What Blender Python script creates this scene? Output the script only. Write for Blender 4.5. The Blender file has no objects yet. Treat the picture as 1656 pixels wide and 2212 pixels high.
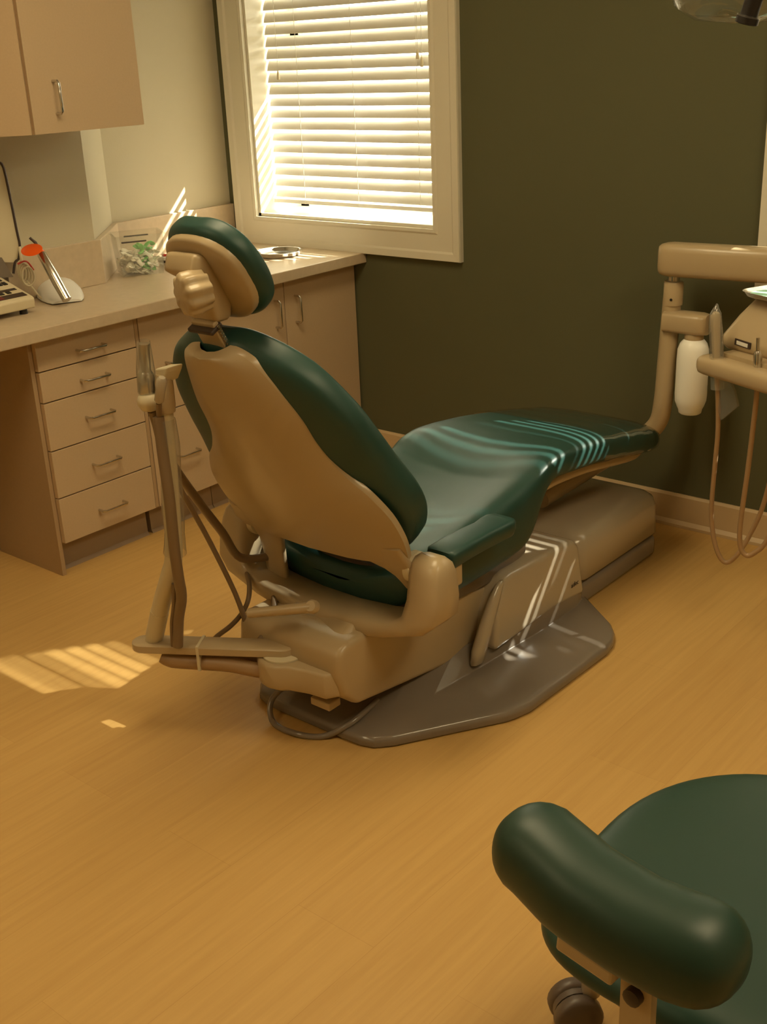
import bpy, bmesh, math, random
from mathutils import Vector, Matrix
C = bpy.context.scene.collection
SC = bpy.context.scene
R = math.radians
# ------------------------------------------------------------------ camera
CAM = Vector((3.6459, -3.3522, 1.524))
YAW, PITCH, ROLL, FPX, IW, IH = R(40.7825), R(-21.7684), R(-2.6274), 2509.1, 1656, 2212
_f = Vector((-math.sin(YAW) * math.cos(PITCH), math.cos(YAW) * math.cos(PITCH), math.sin(PITCH)))
_r = _f.cross(Vector((0, 0, 1))).normalized()
_u = _r.cross(_f)
_r, _u = _r * math.cos(ROLL) + _u * math.sin(ROLL), -_r * math.sin(ROLL) + _u * math.cos(ROLL)
cd = bpy.data.cameras.new('camera'); cam = bpy.data.objects.new('camera', cd); C.objects.link(cam)
cam.matrix_world = Matrix(((_r.x, _u.x, -_f.x, CAM.x), (_r.y, _u.y, -_f.y, CAM.y), (_r.z, _u.z, -_f.z, CAM.z), (0, 0, 0, 1)))
cd.sensor_fit = 'VERTICAL'; cd.sensor_height = 36.0; cd.lens = FPX / IH * 36.0
cd.clip_start = 0.02
SC.camera = cam
def at(px, py, x=None, y=None, z=None):
    """world point seen at a pixel, on the plane x=, y= or z="""
    d = _r * ((px - IW / 2) / FPX) - _u * ((py - IH / 2) / FPX) + _f
    if x is not None: t = (x - CAM.x) / d.x
    elif y is not None: t = (y - CAM.y) / d.y
    else: t = (z - CAM.z) / d.z
    return CAM + d * t
# ------------------------------------------------------------------ light and exposure
SC.view_settings.view_transform = 'Standard'; SC.view_settings.look = 'None'
SC.view_settings.gamma = 1.0; SC.view_settings.use_curve_mapping = False
SC.view_settings.exposure = 0.28
SC.cycles.use_denoising = True
SC.cycles.max_bounces = 10; SC.cycles.transparent_max_bounces = 24
SC.cycles.sample_clamp_indirect = 6.0
w = bpy.data.worlds.new('world'); SC.world = w; w.use_nodes = True
bg = w.node_tree.nodes['Background']; bg.inputs[0].default_value = (1.0, 0.91, 0.70, 1); bg.inputs[1].default_value = 10.0
sl = bpy.data.lights.new('sun', 'SUN'); sun = bpy.data.objects.new('sun', sl); C.objects.link(sun)
SUN_DIR = Vector((-0.755, -1.0, -1.0)).normalized()
sun.rotation_euler = SUN_DIR.to_track_quat('-Z', 'Y').to_euler()
sun.location = (6, 8, 9)
sl.energy = 22.0; sl.angle = R(0.6); sl.color = (1.0, 0.95, 0.80)
def ceiling_area(loc, sx, sy, e, col):
    l = bpy.data.lights.new('ceiling_lamp', 'AREA'); l.shape = 'RECTANGLE'; l.size = sx; l.size_y = sy; l.energy = e; l.color = col
    o = bpy.data.objects.new('ceiling_lamp', l); C.objects.link(o); o.location = loc
    return o
WARM = (1.0, 0.80, 0.46)
ceiling_area((1.5, -4.1, 2.50), 0.55, 1.15, 4.5, (1.0, 0.76, 0.40))
ceiling_area((1.9, -1.7, 2.50), 0.55, 1.15, 14, WARM)
ceiling_area((3.9, -1.7, 2.50), 0.55, 1.15, 14, WARM)
# ------------------------------------------------------------------ materials
def mat(name, col, rough=0.5, metal=0.0, spec=0.5, noise=None, bump=None, coat=0.0, trans=0.0, sss=0.0):
    m = bpy.data.materials.new(name); m.use_nodes = True
    nt = m.node_tree; b = nt.nodes['Principled BSDF']
    b.inputs['Base Color'].default_value = (*col, 1); b.inputs['Roughness'].default_value = rough
    b.inputs['Metallic'].default_value = metal; b.inputs['Specular IOR Level'].default_value = spec
    b.inputs['Coat Weight'].default_value = coat; b.inputs['Coat Roughness'].default_value = 0.08
    b.inputs['Transmission Weight'].default_value = trans
    if noise or bump:
        tc = nt.nodes.new('ShaderNodeTexCoord'); n = nt.nodes.new('ShaderNodeTexNoise')
        nt.links.new(tc.outputs['Object'], n.inputs['Vector'])
        n.inputs['Scale'].default_value = (noise or bump)[0]; n.inputs['Detail'].default_value = 4
        if noise:
            mx = nt.nodes.new('ShaderNodeMix'); mx.data_type = 'RGBA'
            k = noise[1]
            mx.inputs[6].default_value = (*[c * (1 - k) for c in col], 1); mx.inputs[7].default_value = (*[min(1, c * (1 + k)) for c in col], 1)
            nt.links.new(n.outputs['Fac'], mx.inputs[0]); nt.links.new(mx.outputs[2], b.inputs['Base Color'])
        if bump:
            n2 = nt.nodes.new('ShaderNodeTexNoise'); n2.inputs['Scale'].default_value = bump[0]; n2.inputs['Detail'].default_value = 3
            nt.links.new(tc.outputs['Object'], n2.inputs['Vector'])
            bp = nt.nodes.new('ShaderNodeBump'); bp.inputs['Strength'].default_value = bump[1]; bp.inputs['Distance'].default_value = bump[2]
            nt.links.new(n2.outputs['Fac'], bp.inputs['Height']); nt.links.new(bp.outputs['Normal'], b.inputs['Normal'])
    return m
def clear_mat(name, tint=(1, 1, 1), gloss=0.5, rough=0.05, haze=0.0, hazecol=(0.9, 0.9, 0.88)):
    """thin clear plastic or glass: lets light straight through and reflects at a glance"""
    m = bpy.data.materials.new(name); m.use_nodes = True; nt = m.node_tree
    nt.nodes.remove(nt.nodes['Principled BSDF']); out = nt.nodes['Material Output']
    t = nt.nodes.new('ShaderNodeBsdfTransparent'); t.inputs[0].default_value = (*tint, 1)
    g = nt.nodes.new('ShaderNodeBsdfGlossy'); g.inputs['Roughness'].default_value = rough
    lw = nt.nodes.new('ShaderNodeLayerWeight'); lw.inputs['Blend'].default_value = 0.5
    pw = nt.nodes.new('ShaderNodeMath'); pw.operation = 'POWER'; pw.inputs[1].default_value = 4.0
    nt.links.new(lw.outputs['Facing'], pw.inputs[0])
    mu = nt.nodes.new('ShaderNodeMath'); mu.operation = 'MULTIPLY_ADD'; mu.inputs[1].default_value = gloss; mu.inputs[2].default_value = 0.045 * gloss * 2
    mu.use_clamp = True
    nt.links.new(pw.outputs[0], mu.inputs[0])
    mx = nt.nodes.new('ShaderNodeMixShader'); nt.links.new(mu.outputs[0], mx.inputs[0])
    src = t
    if haze > 0:
        d = nt.nodes.new('ShaderNodeBsdfDiffuse'); d.inputs[0].default_value = (*hazecol, 1)
        m2 = nt.nodes.new('ShaderNodeMixShader'); m2.inputs[0].default_value = haze
        nt.links.new(t.outputs[0], m2.inputs[1]); nt.links.new(d.outputs[0], m2.inputs[2]); src = m2
    nt.links.new(src.outputs[0], mx.inputs[1]); nt.links.new(g.outputs[0], mx.inputs[2])
    nt.links.new(mx.outputs[0], out.inputs['Surface'])
    return m
def floor_mat():
    m = bpy.data.materials.new('maple_laminate'); m.use_nodes = True; nt = m.node_tree; b = nt.nodes['Principled BSDF']
    tc = nt.nodes.new('ShaderNodeTexCoord'); mp = nt.nodes.new('ShaderNodeMapping')
    mp.inputs['Rotation'].default_value = (0, 0, R(90)); nt.links.new(tc.outputs['Object'], mp.inputs['Vector'])
    br = nt.nodes.new('ShaderNodeTexBrick'); br.inputs['Scale'].default_value = 1.0
    br.inputs['Brick Width'].default_value = 1.22; br.inputs['Row Height'].default_value = 0.19
    br.inputs['Mortar Size'].default_value = 0.0006; br.offset = 0.37
    br.inputs['Color1'].default_value = (0.46, 0.46, 0.46, 1); br.inputs['Color2'].default_value = (0.54, 0.54, 0.54, 1); br.inputs['Mortar'].default_value = (0.36, 0.36, 0.36, 1)
    nt.links.new(mp.outputs[0], br.inputs['Vector'])
    mp2 = nt.nodes.new('ShaderNodeMapping'); mp2.inputs['Scale'].default_value = (38, 1.6, 1); mp2.inputs['Rotation'].default_value = (0, 0, R(-9))
    nt.links.new(tc.outputs['Object'], mp2.inputs['Vector'])
    n = nt.nodes.new('ShaderNodeTexNoise'); n.inputs['Scale'].default_value = 1.6; n.inputs['Detail'].default_value = 6; n.inputs['Roughness'].default_value = 0.6
    n.inputs['Distortion'].default_value = 0.4
    nt.links.new(mp2.outputs[0], n.inputs['Vector'])
    ad = nt.nodes.new('ShaderNodeMath'); ad.operation = 'MULTIPLY_ADD'; ad.inputs[1].default_value = 0.42
    nt.links.new(n.outputs['Fac'], ad.inputs[0])
    sp = nt.nodes.new('ShaderNodeSeparateColor'); nt.links.new(br.outputs['Color'], sp.inputs[0])
    nt.links.new(sp.outputs[0], ad.inputs[2])
    cr = nt.nodes.new('ShaderNodeValToRGB'); cr.color_ramp.elements[0].position = 0.48; cr.color_ramp.elements[1].position = 0.92
    cr.color_ramp.elements[0].color = (0.49, 0.285, 0.090, 1); cr.color_ramp.elements[1].color = (0.68, 0.44, 0.155, 1)
    nt.links.new(ad.outputs[0], cr.inputs[0]); nt.links.new(cr.outputs[0], b.inputs['Base Color'])
    b.inputs['Roughness'].default_value = 0.42; b.inputs['Specular IOR Level'].default_value = 0.35
    return m
def slat_mat():
    m = bpy.data.materials.new('blind_vinyl'); m.use_nodes = True; nt = m.node_tree; b = nt.nodes['Principled BSDF']
    b.inputs['Base Color'].default_value = (0.80, 0.78, 0.72, 1); b.inputs['Roughness'].default_value = 0.4
    tr = nt.nodes.new('ShaderNodeBsdfTranslucent'); tr.inputs[0].default_value = (0.85, 0.82, 0.72, 1)
    mx = nt.nodes.new('ShaderNodeMixShader'); mx.inputs[0].default_value = 0.05
    nt.links.new(b.outputs[0], mx.inputs[1]); nt.links.new(tr.outputs[0], mx.inputs[2])
    nt.links.new(mx.outputs[0], nt.nodes['Material Output'].inputs['Surface'])
    return m
M = dict(
    floor=floor_mat(),
    green_wall=mat('olive_green_paint', (0.115, 0.115, 0.062), 0.75, spec=0.2, bump=(260, 0.12, 0.002)),
    beige_wall=mat('beige_wall_paint', (0.56, 0.50, 0.36), 0.75, spec=0.2, bump=(220, 0.12, 0.002)),
    ceil=mat('ceiling_white', (0.78, 0.74, 0.66), 0.9, spec=0.1),
    trim=mat('white_trim_paint', (0.74, 0.70, 0.58), 0.38),
    base=mat('baseboard_paint', (0.62, 0.47, 0.28), 0.45),
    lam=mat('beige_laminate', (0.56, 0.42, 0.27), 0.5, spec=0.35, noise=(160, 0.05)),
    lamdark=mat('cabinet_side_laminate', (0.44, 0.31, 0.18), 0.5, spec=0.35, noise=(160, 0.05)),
    toe=mat('taupe_vinyl_kick', (0.36, 0.27, 0.19), 0.5),
    gap=mat('gap_shadow_board', (0.20, 0.12, 0.06), 0.8),
    counter=mat('stone_laminate_counter', (0.57, 0.455, 0.315), 0.28, noise=(45, 0.12)),
    steel=mat('brushed_steel', (0.62, 0.60, 0.56), 0.22, metal=1.0),
    chrome=mat('chrome', (0.8, 0.8, 0.8), 0.06, metal=1.0),
    teal=mat('dark_teal_vinyl', (0.017, 0.062, 0.053), 0.42, spec=0.5, bump=(320, 0.05, 0.001)),
    teal2=mat('dark_green_vinyl', (0.018, 0.052, 0.038), 0.42, spec=0.45, bump=(320, 0.06, 0.001)),
    plast=mat('beige_plastic', (0.465, 0.36, 0.215), 0.34, coat=0.15),
    plast2=mat('grey_beige_plastic', (0.45, 0.38, 0.28), 0.24, coat=0.5),
    light_plast=mat('cream_plastic', (0.66, 0.58, 0.40), 0.38),
    taupe=mat('taupe_plastic', (0.21, 0.175, 0.14), 0.25, coat=0.4),
    hose=mat('taupe_hose', (0.22, 0.15, 0.085), 0.4),
    hose2=mat('tan_hose', (0.36, 0.23, 0.12), 0.4),
    black=mat('black_plastic', (0.012, 0.010, 0.010), 0.4),
    dark=mat('dark_brown_plastic', (0.05, 0.032, 0.024), 0.45),
    grey=mat('caster_grey', (0.13, 0.10, 0.08), 0.4),
    white=mat('white_plastic', (0.80, 0.79, 0.74), 0.35),
    bottle=mat('milky_bottle', (0.93, 0.93, 0.88), 0.35),
    orange=mat('orange_shield', (0.85, 0.11, 0.01), 0.2),
    red=mat('red_plastic', (0.6, 0.05, 0.03), 0.4),
    mint=mat('mint_paper', (0.36, 0.66, 0.52), 0.8),
    greenbag=mat('green_wrap', (0.22, 0.62, 0.20), 0.5),
    rubber=mat('white_rubber', (0.88, 0.85, 0.74), 0.6),
    cream=mat('cream_rubber', (0.68, 0.60, 0.42), 0.6),
    slat=slat_mat(),
    glass=clear_mat('window_glass', (0.97, 0.98, 0.97), 0.5, 0.0),
    clear=clear_mat('clear_plastic', (0.975, 0.98, 0.97), 0.6, 0.06, 0.035),
    sheet=clear_mat('clear_vinyl_sheet', (0.94, 0.97, 0.96), 1.0, 0.03, 0.0),
    sleeve=clear_mat('plastic_sleeve', (0.92, 0.92, 0.88), 1.0, 0.10, 0.11),
    shield=clear_mat('light_shield', (0.93, 0.95, 0.94), 0.8, 0.03, 0.06),
    concrete=mat('pale_concrete', (0.55, 0.53, 0.48), 0.9, noise=(4, 0.1)),
)
lampm = bpy.data.materials.new('lamp_diffuser'); lampm.use_nodes = True
_b = lampm.node_tree.nodes['Principled BSDF']; _b.inputs['Emission Color'].default_value = (*WARM, 1); _b.inputs['Emission Strength'].default_value = 3.0
M['lamp'] = lampm
# ------------------------------------------------------------------ mesh helpers
def link(name, me, m, parent=None, smooth=True, bevel=0, seg=2, angle=35, sub=0, keep=False):
    me.materials.append(M[m] if isinstance(m, str) else m)
    if smooth:
        for p in me.polygons: p.use_smooth = True
    o = bpy.data.objects.new(name, me); C.objects.link(o)
    if parent is not None:
        o.parent = parent
        wl = Vector((0, 0, 0)); q = parent
        while q is not None: wl += q.location; q = q.parent
        o.location = -wl
    else:                                          # put the origin of a top-level mesh at its foot
        co = [v.co for v in me.vertices]
        c = Vector(((min(v.x for v in co) + max(v.x for v in co)) / 2, (min(v.y for v in co) + max(v.y for v in co)) / 2, min(v.z for v in co)))
        me.transform(Matrix.Translation(-c)); o.location = c
    if bevel:
        b = o.modifiers.new('bevel', 'BEVEL'); b.width = bevel; b.segments = seg; b.limit_method = 'ANGLE'; b.angle_limit = R(30)
        b.harden_normals = False
    if sub:
        s = o.modifiers.new('sub', 'SUBSURF'); s.levels = sub; s.render_levels = sub
    if smooth and not sub:
        e = o.modifiers.new('split', 'EDGE_SPLIT'); e.split_angle = R(angle + 8); e.use_edge_sharp = False
    return o
class MB:
    """collects shapes for ONE mesh object (world coordinates)"""
    def __init__(s): s.bm = bmesh.new()
    def poly(s, vs, fs):
        bv = [s.bm.verts.new(v) for v in vs]
        for f in fs:
            try: s.bm.faces.new([bv[i] for i in f])
            except ValueError: pass
        return s
    def box(s, x0, x1, y0, y1, z0, z1, rot=0, piv=None):
        vs = [Vector((x, y, z)) for x in (x0, x1) for y in (y0, y1) for z in (z0, z1)]
        if rot:
            p = Vector(piv) if piv else Vector(((x0 + x1) / 2, (y0 + y1) / 2, 0)); m = Matrix.Rotation(rot, 3, 'Z')
            vs = [m @ (v - p) + p for v in vs]
        return s.poly(vs, [(0, 1, 3, 2), (4, 6, 7, 5), (0, 4, 5, 1), (2, 3, 7, 6), (0, 2, 6, 4), (1, 5, 7, 3)])
    def loft(s, rings, cap=True):
        n = len(rings[0]); vs = [v for r in rings for v in r]; fs = []
        for i in range(len(rings) - 1):
            for j in range(n):
                k = (j + 1) % n
                fs.append((i * n + j, i * n + k, (i + 1) * n + k, (i + 1) * n + j))
        if cap:
            fs.append(tuple(range(n - 1, -1, -1))); fs.append(tuple((len(rings) - 1) * n + j for j in range(n)))
        return s.poly(vs, fs)
    def prism(s, pts, axis, a, b):
        """polygon (list of 2D points in the other two axes) pushed from a to b along axis"""
        def mk(p, t):
            return Vector((t, p[0], p[1])) if axis == 'x' else Vector((p[0], t, p[1])) if axis == 'y' else Vector((p[0], p[1], t))
        return s.loft([[mk(p, a) for p in pts], [mk(p, b) for p in pts]])
    def tube(s, pts, r, n=10, smooth=0, cap=True, flat=1.0):
        pts = [Vector(p) for p in pts]
        rr = list(r) if isinstance(r, (list, tuple)) else [r] * len(pts)
        if smooth: pts, rr = crom(pts, rr, smooth)
        rings = []; up = None
        for i, p in enumerate(pts):
            t = (pts[min(i + 1, len(pts) - 1)] - pts[max(i - 1, 0)]).normalized()
            if up is None:
                up = Vector((0, 0, 1)) if abs(t.z) < 0.9 else Vector((0, 1, 0))
            a = t.cross(up).normalized(); b = a.cross(t).normalized(); up = b
            rings.append([p + a * (math.cos(2 * math.pi * k / n) * rr[i]) + b * (math.sin(2 * math.pi * k / n) * rr[i] * flat) for k in range(n)])
        return s.loft(rings, cap)
    def lathe(s, prof, c, n=24, axis=(0, 0, 1), sx=1.0, sy=1.0):
        """prof: list of (radius, height) turned about axis through c"""
        ax = Vector(axis).normalized(); q = Vector((0, 0, 1)).rotation_difference(ax); c = Vector(c)
        rings = [[c + q @ Vector((math.cos(2 * math.pi * k / n) * max(r, 1e-4) * sx, math.sin(2 * math.pi * k / n) * max(r, 1e-4) * sy, h)) for k in range(n)] for r, h in prof]
        return s.loft(rings)
    def xf(s, m): s.bm.transform(m); return s
    def build(s, name, m, parent=None, **k):
        bmesh.ops.recalc_face_normals(s.bm, faces=s.bm.faces[:])
        me = bpy.data.meshes.new(name); s.bm.to_mesh(me); s.bm.free()
        return link(name, me, m, parent, **k)
def crom(pts, rr, k):
    P, Q = [], []
    n = len(pts)
    for i in range(n - 1):
        p0, p1, p2, p3 = pts[max(i - 1, 0)], pts[i], pts[i + 1], pts[min(i + 2, n - 1)]
        for j in range(k):
            t = j / k; t2, t3 = t * t, t * t * t
            P.append(0.5 * ((2 * p1) + (p2 - p0) * t + (2 * p0 - 5 * p1 + 4 * p2 - p3) * t2 + (3 * p1 - p0 - 3 * p2 + p3) * t3))
            Q.append(rr[i] + (rr[i + 1] - rr[i]) * t)
    P.append(pts[-1]); Q.append(rr[-1])
    return P, Q
def lerp(tab, t):
    for (a, *A), (b, *B) in zip(tab, tab[1:]):
        if t <= b:
            k = (t - a) / (b - a) if b > a else 0
            k = max(0, min(1, k)); return [x + (y - x) * k for x, y in zip(A, B)]
    return list(tab[-1][1:])
def smooth_tab(tab, k=4):
    P = [Vector(r) if len(r) <= 4 else r for r in tab]
    out = []
    n = len(tab)
    for i in range(n - 1):
        p0, p1, p2, p3 = tab[max(i - 1, 0)], tab[i], tab[i + 1], tab[min(i + 2, n - 1)]
        for j in range(k):
            t = j / k; t2, t3 = t * t, t ** 3
            out.append([0.5 * (2 * b + (c - a) * t + (2 * a - 5 * b + 4 * c - d) * t2 + (3 * b - a - 3 * c + d) * t3) for a, b, c, d in zip(p0, p1, p2, p3)])
    out.append(list(tab[-1])); return out
def sgp(v, e): return math.copysign(abs(v) ** e, v)
def thing(name, label, cat, loc=(0, 0, 0), group=None):
    o = bpy.data.objects.new(name, None); C.objects.link(o); o.location = loc; o.empty_display_size = 0.1
    o['label'] = label; o['category'] = cat
    if group: o['group'] = group
    return o
def tag(o, label, cat, group=None, kind=None):
    o['label'] = label; o['category'] = cat
    if group: o['group'] = group
    if kind: o['kind'] = kind
    return o
def struct(o, label=None):
    o['kind'] = 'structure'
    if label: o['label'] = label
    return o
def lab(o, t): o['label'] = t; return o
# ================================================================== THE ROOM
XR, YF, ZC = 5.4, -5.2, 2.55
W1 = (0.165, 1.062, 0.915, 2.29)      # window openings x0 x1 z0 z1
W2 = (2.380, 3.300, 0.915, 2.29)
WT = 0.36
struct(MB().box(-0.3, XR + 0.3, YF - 0.3, WT, -0.12, 0).build('floor', 'floor', smooth=False), 'yellow maple plank floor')
struct(MB().box(-0.3, XR + 0.3, YF - 0.3, WT, ZC, ZC + 0.12).build('ceiling', 'ceil', smooth=False))
b = MB()
xs = [-0.3, W1[0], W1[1], W2[0], W2[1], XR + 0.3]
b.box(xs[0], xs[1], 0, WT, 0, ZC); b.box(xs[2], xs[3], 0, WT, 0, ZC); b.box(xs[4], xs[5], 0, WT, 0, ZC)
for q in (W1, W2):
    b.box(q[0], q[1], 0, WT, 0, q[2]); b.box(q[0], q[1], 0, WT, q[3], ZC)
struct(b.build('wall_back', 'green_wall', smooth=False), 'dark olive green wall with the window')
struct(MB().prism([(-0.3, 0), (0, 0), (0, -0.605), (0.29, -0.905), (0.29, YF), (-0.3, YF)], 'z', 0, ZC).build('wall_left', 'beige_wall', smooth=False), 'beige wall behind the counter with an angled jog')
struct(MB().box(XR, XR + 0.3, YF, 0, 0, ZC).build('wall_right', 'beige_wall', smooth=False))
struct(MB().box(-0.3, XR + 0.3, YF - 0.3, YF, 0, ZC).build('wall_front', 'beige_wall', smooth=False))
bb = MB().prism([(0, 0), (-0.022, 0), (-0.022, 0.010), (-0.012, 0.022), (-0.011, 0.104), (-0.006, 0.112), (0, 0.112)], 'x', 0.70, XR)
struct(bb.build('baseboard_back', 'base', smooth=False), 'tan baseboard along the green wall')
# ground outside, far below the sills
g = MB().box(-12, 18, WT + 0.05, 26, -0.35, -0.25).build('ground_outside', 'concrete', smooth=False); struct(g, 'pale paving outside the windows')

struct(MB().box(-0.7, 1.95, WT, 1.17, 2.50, 2.56).build('sun_block_slab', 'ceil', smooth=False), 'flat unseen slab added outside to shade the first window')  # unseen slab, added to keep sun off the upper part of the first blind
def casing(parent, q):
    x0, x1, z0, z1 = q; e = 0.112
    ox0, ox1, oz0, oz1 = x0 - e - 0.006, x1 + e + 0.009, z0 - e + 0.004, z1 + e
    b = MB()
    # four mitred boards with a raised outer lip
    prof = [(0.0, 0.0), (0.0, -0.016), (0.012, -0.018), (0.020, -0.014), (e - 0.030, -0.016), (e - 0.022, -0.022), (e + 0.004, -0.024), (e + 0.006, -0.018), (e + 0.006, 0.0)]
    cs = [(x0, z0, -1, -1), (x1, z0, 1, -1), (x1, z1, 1, 1), (x0, z1, -1, 1)]
    rings = []
    for cx, cz, sx, sz in cs + cs[:1]:
        rings.append([Vector((cx + sx * t * ((ox1 - x1) if sx > 0 else (x0 - ox0)) / (e + 0.006), y - 0.0005, cz + sz * t * ((z0 - oz0) if sz < 0 else (oz1 - z1)) / (e + 0.006))) for t, y in prof])
    b.loft(rings, cap=False)
    return b.build('casing', 'trim', parent, smooth=False)
def window(name, q, label):
    x0, x1, z0, z1 = q
    t = bpy.data.objects.new(name, None); C.objects.link(t); t.location = ((x0 + x1) / 2, 0, z0); struct(t, label)
    casing(t, q)
    b = MB(); d = 0.012
    b.box(x0, x0 + d, 0, WT, z0, z1); b.box(x1 - d, x1, 0, WT, z0, z1); b.box(x0, x1, 0, WT, z0, z0 + d); b.box(x0, x1, 0, WT, z1 - d, z1)
    b.build('jamb_lining', 'trim', t, smooth=False)
    f = MB(); a, c = 0.235, 0.275; s = 0.045
    X0, X1, Z0, Z1 = x0 + d, x1 - d, z0 + d, z1 - d; zm = (Z0 + Z1) / 2
    f.box(X0, X0 + s, a, c, Z0, Z1); f.box(X1 - s, X1, a, c, Z0, Z1); f.box(X0, X1, a, c, Z0, Z0 + s); f.box(X0, X1, a, c, Z1 - s, Z1); f.box(X0, X1, a, c, zm - 0.022, zm + 0.022)
    fo = f.build('sash_frame', 'trim', t, smooth=False)
    MB().box(X0 + s, X1 - s, 0.252, 0.257, Z0 + s, Z1 - s).build('pane', 'glass', fo, smooth=False)
    return t
window('window_1', W1, 'white trimmed window above the counter corner')
window('window_2', W2, 'white trimmed window at the right edge of the green wall')
# ------------------------------------------------------------------ blinds
def blind(q, label, tilts, cords, detail=True, gap=0.048, wd=0.0440):
    x0, x1, z0, z1 = q; x0 += 0.018; x1 -= 0.018; yc = 0.095
    t = thing('window_blind', label, 'blind', ((x0 + x1) / 2, yc, z0), 'white slatted blinds in the windows')
    MB().box(x0, x1, yc - 0.03, yc + 0.03, z1 - 0.06, z1 - 0.013).build('head_rail', 'white', t, smooth=False)
    p = 0.0434
    b = MB(); z = z0 + gap + 0.036; i = 0
    while z < z1 - 0.075:
        tl = tilts[min(i, len(tilts) - 1)]; i += 1
        ca, sa = math.cos(R(tl)), math.sin(R(tl))
        top, bot = [], []
        for k in range(5):
            u = -1 + k / 2; cv = 0.0022 * (1 - u * u)
            for lst, th in ((top, 0.0011), (bot, -0.0011)):
                yy = u * wd / 2 * ca - (cv + th) * sa; zz = u * wd / 2 * sa + (cv + th) * ca
                lst.append((yc + yy, z + zz))
        ring = top + bot[::-1]
        b.prism(ring, 'x', x0 + random.uniform(0, .002), x1 - random.uniform(0, .002)); z += p
    b.build('slats', 'slat', t, angle=60)
    MB().box(x0, x1, yc - 0.022, yc + 0.022, z0 + gap - .002, z0 + gap + 0.012).build('bottom_rail', 'white', t, smooth=False)
    for cx in cords:
        c = MB(); c.tube([(cx, yc - 0.024, z0 + gap), (cx, yc - 0.024, z1 - 0.04)], 0.0011, 6); c.tube([(cx, yc + 0.024, z0 + gap), (cx, yc + 0.024, z1 - 0.04)], 0.0011, 6)
        c.build('ladder_cord', 'white', t)
    if detail:
        for cx, zb, lab_ in ((x0 + 0.085, 1.445, 'wand'), (x1 - 0.09, 1.50, 'pull'), (x1 - 0.072, 1.475, 'pull')):
            c = MB(); c.tube([(cx, yc - 0.034, zb), (cx, yc - 0.034, z1 - 0.05)], 0.0012, 6)
            o = c.build('pull_cord', 'white', t)
            MB().lathe([(0.002, 0.014), (0.004, 0.008), (0.0065, -0.012), (0.006, -0.018), (0.001, -0.019)], (cx, yc - 0.034, zb), 10).build('tassel', 'cream', o)
    return t
blind(W1, 'white slatted blind in the window above the counter', (66, 67, 68, 69, 67, 68, 68, 67, 69, 68, 67, 68), (0.36, 0.64, 0.94), wd=0.0390)
blind(W2, 'white slatted blind in the window behind the delivery arm', (84, 82, 86, 86, 84, 79, 76, 75, 75, 76, 75, 75, 76, 77, 84, 88, 88, 86, 78, 76, 76, 77, 88, 76, 76, 77), (2.56, 2.84, 3.14), False, .040)
# ================================================================== COUNTER RUN
D, DC, HT, TH = 0.728, 0.669, 0.81, 0.039
ct = thing('countertop', 'speckled beige laminate worktop running along the left wall', 'countertop', (0.4, -1.6, HT - TH))
o = MB().prism([(0.001, -0.001), (D, -0.001), (D, -3.6), (0.291, -3.6), (0.291, -0.906), (0.001, -0.606)], 'z', HT - TH, HT).build('worktop', 'counter', ct, smooth=False, bevel=0.003)
bs = MB()
def wallstrip(pts, th, z0, z1, m='counter'):
    n = [Vector((b_[1] - a_[1], -(b_[0] - a_[0]))).normalized() for a_, b_ in zip(pts, pts[1:])]
    off = []
    for i, p in enumerate(pts):
        a_ = n[max(i - 1, 0)]; c_ = n[min(i, len(n) - 1)]; v = (a_ + c_); v = v / (v.dot(a_) if v.dot(a_) else 1)
        off.append((p[0] + v.x * th, p[1] + v.y * th))
    return list(pts) + off[::-1]
ps = [(0.0015, -0.0015), (0.0015, -0.605), (0.2915, -0.906), (0.2915, -3.6)]
q = [(-1 * 0, 0)]
pts = [(0.0015, -0.0015), (0.0015, -0.605), (0.2915, -0.905), (0.2915, -3.6), (0.3115, -3.6), (0.3115, -0.897), (0.0215, -0.597), (0.0215, -0.0015)]
bs.prism(pts, 'z', HT, HT + 0.148); bs.build('backsplash', 'counter', ct, smooth=False, bevel=0.002)

def bar_handle(parent, a, b, out=0.030, r=0.0042):
    a, b = Vector(a), Vector(b); d = (b - a).normalized(); n = Vector((1, 0, 0)); k = 0.007
    MB().tube([a, a + n * (out - k), a + n * out + d * k, b + n * out - d * k, b + n * (out - k), b], r, 8).build('handle', 'steel', parent)
def front(parent, kind, y0, y1, z0, z1, handle, cab_m='lam'):
    f = MB().box(DC - 0.018, DC, y0 + 0.002, y1 - 0.002, z0 + 0.002, z1 - 0.002).build(kind, cab_m, parent, smooth=False, bevel=0.001, seg=1)
    if handle: bar_handle(f, *handle)
    return f
def base_cab(name, label, cat, y0, y1, group):
    t = thing(name, label, cat, (DC - 0.3, (y0 + y1) / 2, 0), group)
    b = MB(); b.box(0.30, DC - 0.0185, y0 + 0.001, y1 - 0.001, 0.105, HT - TH - 0.001)
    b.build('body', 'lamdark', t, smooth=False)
    MB().prism([(DC - 0.075, 0.0), (DC - 0.055, 0.0), (DC - 0.063, 0.012), (DC - 0.066, 0.106), (DC - 0.2, 0.106), (DC - 0.2, 0.0)], 'y', y0 + 0.001, y1 - 0.001).build('toe_kick', 'toe', t, smooth=False)
    return t
G = 'base cabinets under the counter'
t = base_cab('drawer_cabinet', 'five drawer beige base cabinet at the open kneehole', 'cabinet', -1.445, -1.074, G)
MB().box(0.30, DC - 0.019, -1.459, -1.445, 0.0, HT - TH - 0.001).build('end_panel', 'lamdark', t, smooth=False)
zz = [0.768, 0.6665, 0.570, 0.417, 0.262, 0.110]
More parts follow.
